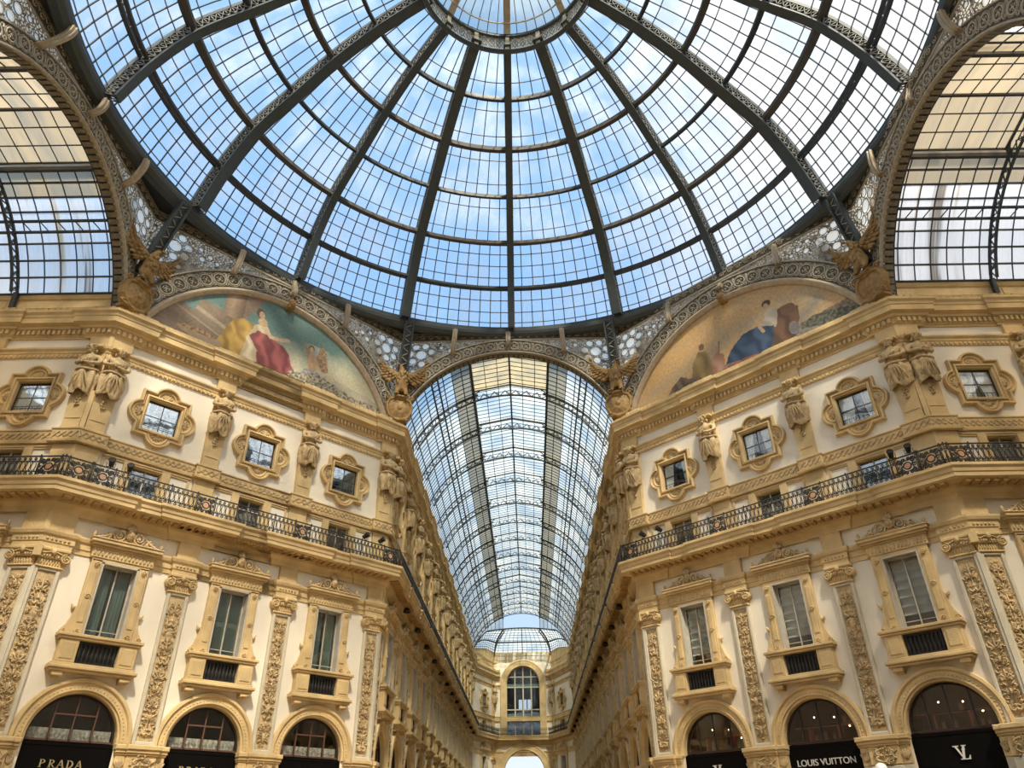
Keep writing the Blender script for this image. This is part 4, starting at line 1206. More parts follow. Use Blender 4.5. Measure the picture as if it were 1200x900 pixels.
def build_dome():
    root = empty('glass_dome', (DX, 0, 31.0)); tag(root, 'great glass dome with steel ribs rising over the crossing', 'glass dome', None, 'thing')
    Z = Matrix.Translation((0, 0, -31.0))
    def P(name, mb, mat, subs=(), kind=None): put(Part(name, MB().merge(mb, Z), mat, [Part(n_, MB().merge(m_, Z), t_) for n_, m_, t_ in subs], None, None, kind), root)
    ring = MB()
    ring.lathe([(18.72,31.42),(18.72,31.2),(18.68,31.1),(18.72,30.9),(18.95,30.75),(19.35,30.8),(19.35,31.4),(18.72,31.42)], (0,0,0), 96, smooth=False)
    P('ring_beam', ring, 'steel')
    gl = MB(); gl.lathe([(r+.05, z+.03) for r, z in PF], (0,0,0), 96); P('glazing', gl, 'domeglass')
    g2 = MB(); g2.lathe([(r, z-.03) for r, z in PF[-2:]], (0,0,0), 96); P('dirty_top_glazing', g2, 'dimglass')
    for k in range(16):
        az = k*pi/8; main = k % 2 == 1
        rb, wb = MB(), MB(); w_ = .62 if main else .46
        tv = Vector((cos(az), -sin(az), 0))
        n = len(PF)-1
        for i in range(n):
            for off, hh in ((.84, .12), (.04, .26)):
                a = Vector(dpt(i, az, off)); b = Vector(dpt(i+1, az, off))
                up = (Vector(dpt(i, az, off+1))-a).normalized()
                rb.bar(a, b, w_, hh, up)
            for s in (-1, 1):
                o = tv*(s*(w_/2-.04))
                a0, a1 = Vector(dpt(i, az, .72)), Vector(dpt(i, az, .06)); b0, b1 = Vector(dpt(i+1, az, .72)), Vector(dpt(i+1, az, .06))
                m = 2
                for q in range(m):
                    p0, p1 = a0.lerp(b0, q/m), a1.lerp(b1, q/m); q0, q1 = a0.lerp(b0, (q+1)/m), a1.lerp(b1, (q+1)/m)
                    wb.bar(p0+o, q1+o, .04, .04); wb.bar(p1+o, q0+o, .04, .04); wb.bar(p0+o, p1+o, .04, .04)
        P('main_rib' if main else 'rib', rb, 'steel', [('lattice_web', wb, 'web')])
    for j in range(1, 6):
        i = j*NS; mb = MB(); heavy = j in (2, 4); nseg = 96
        for off, w_ in ((.5, .27 if heavy else .18), (.08, .27 if heavy else .2)):
            pts = [Vector(dpt(i, 2*pi*k/nseg, off)) for k in range(nseg)]
            for k in range(nseg): mb.bar(pts[k], pts[(k+1) % nseg], w_, w_, (0,0,1))
        if True:
            for k in range(nseg):
                mb.bar(Vector(dpt(i, 2*pi*(k+.5)/nseg, .5)), Vector(dpt(i, 2*pi*(k+.5)/nseg, .08)), .08, .08)
        P('ring_purlin', mb, 'tanbar' if heavy else 'steel2')
    bars = MB(); fine = MB()
    for j in range(6):
        nb = [10,9,8,7,5,4][j]
        for k in range(16):
            for b in range(1, nb):
                az = (k+b/nb)*pi/8
                for i in range(j*NS, (j+1)*NS, 2): bars.bar(dpt(i, az, .06), dpt(i+2, az, .06), .055, .06)
        for s in (1, 2, 3):
            i = j*NS+s
            if s != 2 or j < 2:
                pts = [Vector(dpt(i, 2*pi*k/96, .04)) for k in range(96)]
                for k in range(96): fine.bar(pts[k], pts[(k+1) % 96], .06, .03)
    P('glazing_bars', bars, 'bar', kind='stuff'); P('pane_laps', fine, 'lap', kind='stuff')
    oc = MB(); oc.lathe([(4.75,41.72),(4.95,41.62),(5.05,41.7),(5.05,41.85),(4.85,41.9)], (0,0,0), 64, smooth=False)
    oc.lathe([(4.85,43.0),(4.72,43.05),(4.72,43.25),(5.05,43.3),(5.05,42.9)], (0,0,0), 64, smooth=False)
    fr = MB(); fr.lathe([(4.9,41.85),(4.9,43.1)], (0,0,0), 64, smooth=False)
    st = MB(); sd = MB()
    for k in range(16):
        a = k*pi/8
        st.bar((4.83*sin(a),4.83*cos(a),41.85), (4.83*sin(a),4.83*cos(a),43.05), .26, .1, (sin(a),cos(a),0))
        for m in range(1, 4):
            b = a+m*pi/32
            c = Vector((4.82*sin(b), 4.82*cos(b), 42.45)); tx = Vector((cos(b), -sin(b), 0))
            for q in range(4):
                d0 = tx*(.2*cos(q*pi/2))+Vector((0,0,.45*sin(q*pi/2))); d1 = tx*(.2*cos((q+1)*pi/2))+Vector((0,0,.45*sin((q+1)*pi/2)))
                sd.bar(c+d0, c+d1, .045, .045)
            sd.bar(c+tx*.2+Vector((0,0,.4)), c-tx*.2-Vector((0,0,.4)), .035, .035); sd.bar(c-tx*.2+Vector((0,0,.4)), c+tx*.2-Vector((0,0,.4)), .035, .035)
    P('lantern_ring', oc, 'steel', [('ornament_band', fr, 'roundel'), ('band_posts', st, 'filigree'), ('star_tracery', sd, 'web')])
    lg = MB(); lg.lathe([(4.75,43.2),(4.3,44.0),(3.2,44.9),(1.6,45.5),(.1,45.7)], (0,0,0), 48); 
    lb, lr = MB(), MB()
    Q = [(4.7,43.2),(4.25,43.97),(3.15,44.85),(1.55,45.45),(.1,45.65)]
    for k in range(48):
        a = 2*pi*k/48; tgt = lr if k % 6 == 0 else lb; w_ = .42 if k % 6 == 0 else .04
        for (r0,z0),(r1,z1) in zip(Q[:-1], Q[1:]): tgt.bar((r0*sin(a),r0*cos(a),z0), (r1*sin(a),r1*cos(a),z1), w_, .06)
    for r, z, w_ in ((4.35,43.75,.05),(3.15,44.85,.2),(1.6,45.42,.06)):
        for k in range(48): lr.bar((r*sin(2*pi*k/48),r*cos(2*pi*k/48),z), (r*sin(2*pi*(k+1)/48),r*cos(2*pi*(k+1)/48),z), w_, .1)
    P('lantern_glass', lg, 'vaultglass', [('lantern_ribs', lr, 'bracket'), ('lantern_bars', lb, 'bar')])
build_dome()

# ------------------------------------------------------------------ the five openings round the crossing
OPN = [Wall((-RR,-AX), BL), W_LD, Wall(AL, AR), W_RD, Wall(BR, (RR,-AX))]
OPN_NAME = ['left side arcade', 'left painted lunette', 'long arcade straight ahead', 'right painted lunette', 'right side arcade']
ARC = [(22.05,7.5,8.45), (20.9,8.3,9.45), (22.05,7.5,8.45), (20.9,8.3,9.45), (22.05,7.5,8.45)]
def arcpt(c, r, a, y): return (r*cos(a), y, c+r*sin(a))
def arch_things(j):
    w = OPN[j]; c, r0, r1 = ARC[j]; zb = 24.12; hs = w.L/2; CZ = c-zb
    root = empty('ornamental_arch', w.at(hs, zb), w.rot); tag(root, 'pale filigree arch band framing the '+OPN_NAME[j], 'arch', None, 'thing')
    a0 = math.asin((24.2-c)/r1); n = 56
    def ang(i): return a0+(pi-2*a0)*i/n
    def ring(prof): 
        mb = MB(); return mb.strips([[(p[0]*cos(ang(i)), p[1], CZ+p[0]*sin(ang(i))) for i in range(n+1)] for p in prof], False)
    put(Part('band', ring([(r1,.2),(r1,-.1),(r0,-.1),(r0,.3)]), 'fildark'), root)
    for ra, rb in ((r1-.04, r1+.03), (r0-.02, r0+.05)):
        put(Part('edge_moulding', ring([(rb,.1),(rb,-.17),(ra,-.17),(ra,.1)]), 'filigree'), root)
    sc = MB(); rm = (r0+r1)/2; hw = (r1-r0)/2-.12; L = rm*(pi-2*a0); m = int(L/.8)
    def mp(pts, s0): return [((rm+t)*cos(a0+(s0+s)/rm), -.13, CZ+(rm+t)*sin(a0+(s0+s)/rm)) for s, t in pts]
    for k in range(m):
        s0 = (k+.5)*L/m; R_ = hw*.74
        sc.tube(mp([(R_*cos(2*pi*i/14), R_*sin(2*pi*i/14)) for i in range(14)], s0), .045, 4, True)
        sc.tube(mp([(R_*1.28*cos(2*pi*i/14), R_*1.28*sin(2*pi*i/14)) for i in range(14)], s0), .022, 4, True)
        for i in range(4):
            a = i*pi/2+pi/4; sc.tube(mp([(.06*cos(a), .06*sin(a)), (R_*.62*cos(a-.25), R_*.62*sin(a-.25)), (R_*.5*cos(a+.6), R_*.5*sin(a+.6))], s0), .03, 4)
        sc.ell(mp([(0,0)], s0)[0], (.08,.05,.08), 6, 4)
        for sg in (-1, 1):
            sc.tube(mp([(L/m/2+.13*cos(t)*(1-t/9), sg*hw*.6+sg*.13*sin(t)*(1-t/9)) for t in [i*.75 for i in range(9)]], s0), .03, 4)
        sc.tube(mp([(L/m/2, -hw*.9), (L/m/2-.05, 0), (L/m/2, hw*.9)], s0), .03, 4)
    put(Part('scrollwork', sc, 'filigree'), root)
    if j in (0, 2, 4):                            # coffered soffit of the open arches
        so = MB(); so.strips([[( (r0-.0)*cos(ang(i)), y, CZ+(r0)*sin(ang(i))) for i in range(n+1)] for y in (-.1, .6)], False)
        cf = MB()
        for i in range(n):
            a, b = ang(i+.14), ang(i+.86)
            q = [(r0-.05, -.02), (r0-.05, .62)]
            cf.add([((r0-.06)*cos(t), y, CZ+(r0-.06)*sin(t)) for t in (a, b) for y in (.0, .5)], [(0,1,3,2)])
        put(Part('coffered_soffit', so, 'steel2', [Part('coffer_panels', cf, 'coffer')]), root)
for j in range(5): arch_things(j)

def zarch(j, u):
    c, r0, r1 = ARC[j]; return c+sqrt(max(r1*r1-u*u, 0))
def ringpt(j, u, r=18.98, z=30.78):
    w = OPN[j]; p = w.at(w.L/2+u); d = Vector((p[0]-DX, p[1])).normalized(); return Vector((DX+d.x*r, d.y*r, z))
def sp_pt(j, u, v):
    w = OPN[j]; p = Vector(w.at(w.L/2+u, zarch(j, u)-.05, .06)); return p.lerp(Vector(w.at(w.L/2+u, 30.58, .06)), v)
SPN = {(0,1): 'left side arch and left lunette, arch side', (1,-1): 'left side arch and left lunette, lunette side', (1,1): 'left lunette and long arcade, lunette side', (2,-1): 'left lunette and long arcade, arcade side',
       (0,-1): 'left side arch and the back of the crossing', (4,1): 'right side arch and the back of the crossing',
       (2,1): 'long arcade and right lunette, arcade side', (3,-1): 'long arcade and right lunette, lunette side', (3,1): 'right lunette and right side arch, lunette side', (4,-1): 'right lunette and right side arch, arch side'}
for (j, sg), nm in SPN.items():
    w = OPN[j]; hs = w.L/2; n = 20
    base = sp_pt(j, sg*hs, .4)
    root = empty('spandrel_panel', base); tag(root, 'pierced spandrel with pale roundels between '+nm, 'spandrel', None, 'thing')
    D = Matrix.Translation(-base)
    us = [sg*hs*(i/n) for i in range(n+1)]; discs = []
    def fp(u, z, o=.1): return Vector(w.at(hs+u, z, o))
    fz = MB(); sc = MB()
    fz.strips([[tuple(fp(u, z)) for u in us] for z in (30.52, 31.2)], False)
    m = int(hs/.52)
    for k in range(m):
        u = sg*(k+.5)*hs/m; o = fp(u, 30.86, .14); t = Vector((w.T.x, w.T.y, 0))*sg
        pts = [o+t*((.21-.014*i)*cos(.9*i))+Vector((0,0,(.21-.014*i)*sin(.9*i))) for i in range(13)]
        sc.tube(pts, .032, 4); sc.bar(o+t*.2+Vector((0,0,.02)), o+t*.42+Vector((0,0,.2)), .05, .05)
    eds = []
    for z in (30.54, 31.16):
        ed = MB(); ed.bar(fp(us[0], z), fp(us[-1], z), .06, .09); eds.append(Part('frieze_edge', MB().merge(ed, D), 'filigree'))
    so = MB(); so.strips([[tuple(fp(u, 31.2, .1)) for u in us], [tuple(ringpt(j, u, 19.2, 31.22)) for u in us]], False)
    put(Part('scroll_frieze', MB().merge(fz, D), 'fildark', [Part('scrolls', MB().merge(sc, D), 'filigree')]+eds), root)
    put(Part('dark_soffit', MB().merge(so, D), 'steel2'), root)
    # roundels: one in the middle, seven about it, smaller ones down towards the eagle
    uc = sg*(hs-1.35); zc_ = 29.42; vc = (zc_-zarch(j, uc)+.05)/(30.58-zarch(j, uc)+.05)
    cen = sp_pt(j, uc, vc); tu = (sp_pt(j, uc+.2, vc)-sp_pt(j, uc-.2, vc)); tu.z = 0; tu.normalize()
    tv = (sp_pt(j, uc, vc+.05)-sp_pt(j, uc, vc-.05)).normalized(); nn = tu.cross(tv).normalized()
    if nn.dot(Vector((0,0,31))-Vector((cen.x, cen.y, 31))) < 0: nn = -nn
    lst = [(0,0,.36)]+[(.74*cos(2*pi*k/7+.3), .74*sin(2*pi*k/7+.3), .235) for k in range(7)]
    lst += [(-sg*1.55,-.05,.16), (-sg*1.95,.3,.14), (-sg*1.35,.55,.13), (-sg*2.4,.1,.12), (sg*.5,-1.3,.15), (-sg*.45,-1.25,.15), (sg*.75,-1.75,.13)]
    for a, b, r in lst:
        if abs(uc+a) > hs-.12: continue
        c0 = cen+tu*a+tv*b+nn*.05
        zl = zarch(j, max(-hs, min(hs, uc+a)))
        if c0.z < zl+.2 or c0.z+r > 30.52: continue
        dm_ = MB(); q = 8 if r > .3 else 10
        top = [tuple(c0+nn*.03+(tu*cos(2*pi*k/q)+tv*sin(2*pi*k/q))*r) for k in range(q)]; bot = [tuple(c0-nn*.06+(tu*cos(2*pi*k/q)+tv*sin(2*pi*k/q))*r) for k in range(q)]
        dm_.strips([bot, top], True); dm_.add(top, [tuple(range(q))])
        rim = MB().tube([c0+nn*.03+(tu*cos(2*pi*k/14)+tv*sin(2*pi*k/14))*(r+.015) for k in range(14)], .022, 4, True)
        put(Part('roundel', MB().merge(dm_, D), 'roundel', [Part('rim', MB().merge(rim, D), 'web')]), root); discs.append((c0, r))
    pan = MB(); nu, nv = 90, 36
    pan.strips([[tuple(sp_pt(j, sg*hs*i/nu, k/nv)) for i in range(nu+1)] for k in range(nv+1)], False)
    keep = []
    for f in pan.f:
        cf = sum((Vector(pan.v[q]) for q in f), Vector())/len(f)
        if all((cf-c0).length > r+.0 for c0, r in discs): keep.append(f)
    pan.f = keep; pan.sm = [False]*len(keep)
    put(Part('tracery_panel', MB().merge(pan, D), 'lattice'), root)
# dark posts from the ring down to the eagles, and the curved brackets that carry the ring
VERT = [(BL, 'left outer corner'), (AL, 'left corner of the long arcade'), (AR, 'right corner of the long arcade'), (BR, 'right outer corner')]
for V, nm in VERT:
    d = Vector((V[0]-DX, V[1])).normalized(); V2 = Vector((V[0], V[1], 0))
    a = Vector((DX+d.x*18.85, d.y*18.85, 31.0)); b = Vector((V[0]-d.x*.25, V[1]-d.y*.25, 26.6))
    root = empty('roof_post', b); tag(root, 'dark steel post slanting from dome ring to eagle, '+nm, 'post', None, 'thing')
    D = Matrix.Translation(-b); s = Vector((d.y, -d.x, 0)); dd = Vector((d.x, d.y, 0))
    m = MB(); m.bar(a, b, .62, .16, dd); m2 = MB()
    for sg in (-1, 1): m.bar(a+s*sg*.27-dd*.16, b+s*sg*.27-dd*.16, .12, .3, dd)
    for k in range(14):
        p = a.lerp(b, (k+.5)/14); q = a.lerp(b, (k+1.2)/14) if k < 13 else p
        m2.bar(p+s*.18*(-1)**k-dd*.14, q+s*.18*(-1)**(k+1)-dd*.14, .04, .04)
    put(Part('shaft', MB().merge(m, D), 'steel', [Part('lattice_web', MB().merge(m2, D), 'filigree')]), root)
for j in range(5):
    w = OPN[j]
    for u, nm in ((-3.75, 'left of the crown'), (0, 'at the crown'), (3.75, 'right of the crown')):
        p0 = Vector(w.at(w.L/2+u, zarch(j, u)-(.55 if u == 0 else .25), .22)); p3 = ringpt(j, u, 18.66, 30.95)
        nv = Vector((w.Nn.x, w.Nn.y, 0))
        pts = bez(p0, p0+nv*.35+Vector((0,0,.1)), p3-Vector((0,0,.6))+nv*.1, p3, 10)
        root = empty('ring_bracket', p0); tag(root, 'pale curved bracket under dome ring, arch of '+OPN_NAME[j]+', '+nm, 'bracket', None, 'thing')
        m = MB(); T = Vector((w.T.x, w.T.y, 0))
        m.strips([[tuple(Vector(p)-p0+T*(sx*.16)+nv*o) for p in pts] for sx, o in ((-1,-.12),(-1,.08),(1,.08),(1,-.12),(-1,-.12))], False)
        m2 = MB().tube([Vector(p)-p0+nv*.1 for p in pts], .05, 5)
        put(Part('scroll_arm', m, 'bracket', [Part('central_rib', m2, 'filigree')]), root)

# ------------------------------------------------------------------ painted lunettes
def inpoly(P, x, y):
    c = False; n = len(P); k = n-1
    for i in range(n):
        if (P[i][1] > y) != (P[k][1] > y) and x < (P[k][0]-P[i][0])*(y-P[i][1])/(P[k][1]-P[i][1])+P[i][0]: c = not c
        k = i
    return c
from mathutils import noise as MN
def nz(x, y, s, o=0): return MN.noise(Vector((x*s+o, y*s-o, o*.7)))
def mix(a, b, t): t = max(0, min(1, t)); return tuple(p+(q-p)*t for p, q in zip(a, b))
def ell_(u, z, a, b, ra, rb, rot=0):
    x, y = u-a, z-b; x, y = x*cos(rot)+y*sin(rot), -x*sin(rot)+y*cos(rot); return (x/ra)**2+(y/rb)**2 < 1
def seg_(u, z, P, w_):
    for (x0, y0), (x1, y1) in zip(P[:-1], P[1:]):
        dx, dy = x1-x0, y1-y0; t = max(0, min(1, ((u-x0)*dx+(z-y0)*dy)/(dx*dx+dy*dy)))
        if (u-x0-t*dx)**2+(z-y0-t*dy)**2 < w_*w_: return True
    return False
def paint_left(u, z):
    n = nz(u, z, 1.6); f = nz(u, z, 7, 3)
    uu, zz = u+.05*nz(u, z, 4, 5), z+.05*nz(u, z, 4, 9)
    c = mix((.50,.46,.31), (.125,.215,.195), (z-25.3)/1.7+.3*n-.12*max(0, u-1))
    c = mix(c, (.55,.52,.42), max(0, nz(u, z, .9, 2))*1.1*(u > 0)*(z < 27.2))
    if z < 25.9-.12*u+.15*n and u > 3: c = mix((.36,.34,.27), (.47,.41,.27), .5+n)
    if u < -2.3+.5*(z-27) and not inpoly([(-4.9,27.0),(-3.4,26.75),(-3.4,28.6),(-4.6,28.6)], uu, z):
        c = mix((.29,.22,.155), (.20,.15,.105), .5+.6*n)
        if abs((z-26.3)+.33*(u+5)) < .13 or abs((z-25.6)+.33*(u+5)) < .05: c = (.37,.30,.215)
    if -3.7 < u < -2.55 and z > 26.6: c = mix((.40,.29,.19), (.15,.10,.07), abs(u+3.25)/.75)
    if inpoly([(-5.9,26.3),(-5.2,26.0),(-4.9,27.3),(-5.5,27.0)], uu, z): c = mix((.14,.24,.23), (.25,.33,.28), .5+n)
    for P, a, b in ([(-3.9,24.2),(-3.5,25.3),(-3.1,26.5),(-2.5,26.9),(-1.7,26.7),(-1.9,25.6),(-2.1,24.2)], (.56,.37,.09), (.33,.19,.045)), \
                   ([(-2.3,24.2),(-2.1,25.9),(-1.8,26.8),(-1.2,27.1),(-.9,26.8),(-1.2,25.8),(-1.1,24.2)], (.58,.50,.34), (.40,.32,.19)), \
                   ([(-2.0,26.0),(-1.5,26.55),(-.8,26.45),(.1,26.2),(.55,25.8),(.8,25.2),(1.15,24.7),(.7,24.2),(-1.2,24.2),(-1.4,25.2)], (.36,.10,.095), (.17,.04,.045)):
        if inpoly(P, uu, zz): c = mix(a, b, .5+.9*sin(u*7+z*2.2+3*n)*.6+.4*f)
    if seg_(u, z, [(-1.1,26.95),(-.75,26.45),(-.1,26.55),(.35,26.72)], .12): c = (.56,.40,.27)
    if ell_(u, z, -1.35, 27.2, .3, .28): c = mix((.55,.42,.25), (.4,.26,.13), .5+n)
    if ell_(u, z, -1.58, 27.72, .27, .33, .2): c = (.13,.075,.035)
    if ell_(u, z, -1.5, 27.65, .17, .25, .2): c = (.52,.36,.24)
    if ell_(uu, zz, 2.05, 26.0, .34, .62, .15): c = mix((.54,.36,.21), (.38,.22,.11), .5+n)
    if seg_(u, z, [(2.2,26.3),(2.6,25.8),(3.0,25.6)], .09) or seg_(u, z, [(1.95,25.4),(2.5,25.1),(2.9,25.2)], .12): c = (.50,.33,.19)
    if inpoly([(2.3,26.3),(2.5,27.4),(2.85,27.2),(3.2,25.7),(2.8,25.6)], uu, zz): c = mix((.22,.14,.08), (.38,.25,.14), .5+1.5*f)
    if inpoly([(1.75,26.2),(1.45,26.9),(1.5,27.1),(1.85,26.6)], uu, zz): c = (.33,.22,.12)
    if ell_(u, z, 1.9, 26.92, .2, .22): c = (.14,.08,.035)
    if ell_(u, z, 1.9, 26.84, .14, .18): c = (.52,.35,.22)
    if ell_(uu, zz, 2.2, 25.15, .75, .3): c = mix((.22,.25,.3), (.45,.42,.36), .5+1.4*f)
    if z < 24.75+.25*max(0, 1-abs(u-2.6)/2.5)*2+.3*nz(u, 0, 1.6, 4)*(u < 5) and u > .7:
        c = mix((.11,.12,.095), (.40,.33,.22), .5+1.6*f)
        if nz(u, z, 9, 7) > .33: c = (.52,.46,.38)
    if ell_(uu, zz, -4.6, 24.72, 1.25, .33, -.08): c = mix((.50,.36,.20), (.24,.10,.06), .5+1.7*f) if z > 24.75 else (.40,.31,.20)
    return mix(c, tuple(q*(1+.35*f) for q in c), .6)
def paint_right(u, z):
    n = nz(u, z, 1.3, 11); f = nz(u, z, 7, 13)
    uu, zz = u+.06*nz(u, z, 4, 15), z+.06*nz(u, z, 4, 19)
    c = mix((.56,.345,.135), (.44,.33,.19), (u+6)/11+.45*n)
    c = mix(c, (.25,.235,.195), max(0, .85-abs((z-25.6)-.55*(u-4.4))*1.2)*(u > 2.5)); c = mix(c, (.33,.29,.215), max(0, .55-abs(z-26.7-.25*(u-1))*.8)*(u < 1.5))
    c = mix(c, (.6,.37,.17), max(0, nz(u, z, .8, 21))*.8)
    if z < 24.35+.09*(u+4.6)+.12*nz(u, 0, 1.5, 3) and u > -5: c = mix((.16,.115,.08), (.29,.22,.15), .5+f*1.4)
    if u > 3.2 and z < 24.95-.12*abs(u-5)+.1*n: c = mix((.20,.19,.165), (.30,.27,.22), .5+f)
    if inpoly([(3.9,24.75),(4.6,25.25),(5.6,25.15),(6.6,24.8),(7.6,24.5),(7.6,24.2),(5,24.5)], uu, zz): c = mix((.06,.07,.05), (.16,.155,.11), .5+1.6*f)
    for P, a, b in ([(2.2,24.2),(2.3,25.5),(2.75,26.6),(3.4,26.75),(4.1,26.3),(4.05,25.6),(3.6,24.5)], (.20,.105,.055), (.10,.055,.035)), \
                   ([(1.7,25.8),(1.95,26.6),(2.5,27.0),(3.0,26.75),(2.7,25.6)], (.47,.42,.34), (.31,.27,.21)), \
                   ([(-.65,24.75),(-.2,25.5),(.6,26.1),(1.6,26.2),(2.6,25.75),(2.3,24.8),(2.0,24.1),(.6,24.3)], (.06,.105,.18), (.022,.042,.085)), \
                   ([(-3.0,24.7),(-2.75,25.8),(-2.3,26.35),(-1.75,26.2),(-1.55,25.4),(-1.5,24.3),(-2.4,24.3)], (.37,.26,.10), (.21,.14,.055)), \
                   ([(-1.6,24.4),(-1.5,25.5),(-1.1,25.85),(-.7,25.4),(-.75,24.5)], (.44,.27,.18), (.30,.14,.09)), \
                   ([(-1.7,24.3),(0,24.6),(1.4,24.5),(1.5,24.15),(-1,24.1)], (.40,.14,.10), (.24,.08,.06)), \
                   ([(-4.9,24.2),(-4.3,24.9),(-3.7,25.25),(-3.2,24.9),(-2.3,24.6),(-2.3,24.1)], (.09,.06,.045), (.19,.13,.09)):
        if inpoly(P, uu, zz): c = mix(a, b, .5+.8*sin(u*6+z*2+3*n)*.6+.45*f)
    if ell_(u, z, 2.42, 27.36, .27, .24): c = (.06,.038,.025)
    if ell_(u, z, 2.36, 27.22, .16, .2): c = (.45,.29,.18)
    if seg_(u, z, [(2.1,26.6),(1.75,26.1),(1.9,25.7)], .1): c = (.46,.30,.19)
    if ell_(u, z, 3.55, 26.35, .42, .36): c = (.16,.085,.045)
    if ell_(u, z, 3.6, 25.05, .28, .42): c = mix((.33,.32,.30), (.2,.19,.18), .5+n)
    if ell_(u, z, -2.02, 26.6, .19, .22): c = (.17,.10,.05)
    if ell_(u, z, -1.05, 25.95, .15, .17): c = (.42,.25,.14)
    if seg_(u, z, [(-1.0,25.6),(-.85,26.4)], .04): c = (.2,.13,.08)
    return mix(c, tuple(q*(1+.35*f) for q in c), .6)
def paint_mat():
    m, nt, out = new_mat('mosaic_paint'); b = nt.nodes.new('ShaderNodeBsdfPrincipled'); b.inputs['Roughness'].default_value = .7
    a = nt.nodes.new('ShaderNodeVertexColor'); a.layer_name = 'paint'
    nt.links.new(a.outputs[0], b.inputs['Base Color']); nt.links.new(b.outputs[0], out.inputs[0]); return m
M['paint'] = paint_mat()
def lunette(j, fn, label):
    w = OPN[j]; hs = w.L/2; c = 20.9; r = 8.02; zb = 24.12
    root = empty('painted_lunette', w.at(hs, zb), w.rot); tag(root, label, 'mural', None, 'thing')
    nzr, nu = 130, 330; mb = MB(); loops = []; cols = []
    for k in range(nzr+1):
        z = zb+(c+r-.01-zb)*k/nzr; h = sqrt(max(r*r-(z-c)**2, 1e-4)); h = min(h, hs-.1)
        loops.append([(-h+2*h*i/nu, -.02, z-zb) for i in range(nu+1)])
        cols += [fn(-h+2*h*i/nu, z) for i in range(nu+1)]
    mb.strips(loops, False); me = mb.mesh('painted_panel')
    at = me.color_attributes.new('paint', 'FLOAT_COLOR', 'POINT')
    at.data.foreach_set('color', [x for q in cols for x in (max(0,q[0]), max(0,q[1]), max(0,q[2]), 1)])
    put(Part('painted_panel', me, 'paint'), root)
    a0 = math.asin((zb-c)/r); n = 48; CZ = c-zb
    fr = MB(); fr.strips([[(p[0]*cos(a0+(pi-2*a0)*i/n), p[1], CZ+p[0]*sin(a0+(pi-2*a0)*i/n)) for i in range(n+1)] for p in ((7.98,0),(7.98,-.1),(8.02,-.16),(8.08,-.18),(8.16,-.28),(8.28,-.28),(8.33,-.22),(8.36,0))], False, True)
    put(Part('frame', fr, 'bracket'), root)
lunette(1, paint_left, 'left arched mural of a seated woman in yellow and red under teal sky')
lunette(3, paint_right, 'right arched mural of figures in blue and brown under orange sky')
for j, nm in ((1, 'left'), (3, 'right')):
    w = OPN[j]; k = MB(); k.bbox(-.2, .2, -.5, 0, 0, .62, .05); h = MB(); h.ell((0,-.5,.3), (.2,.14,.24), 10, 8); h.ell((0,-.63,.27), (.04,.05,.07), 6, 5); 
    for sx in (-1, 1): h.ell((sx*.08,-.6,.36), (.04,.03,.025), 6, 4)
    Proto('keystone', 'keystone', [Part('block', k, 'bronze'), Part('carved_head', h, 'bronze')]).spawn(w.at(w.L/2, 28.75), w.rot, 'ochre keystone at the top of the %s mural frame' % nm)

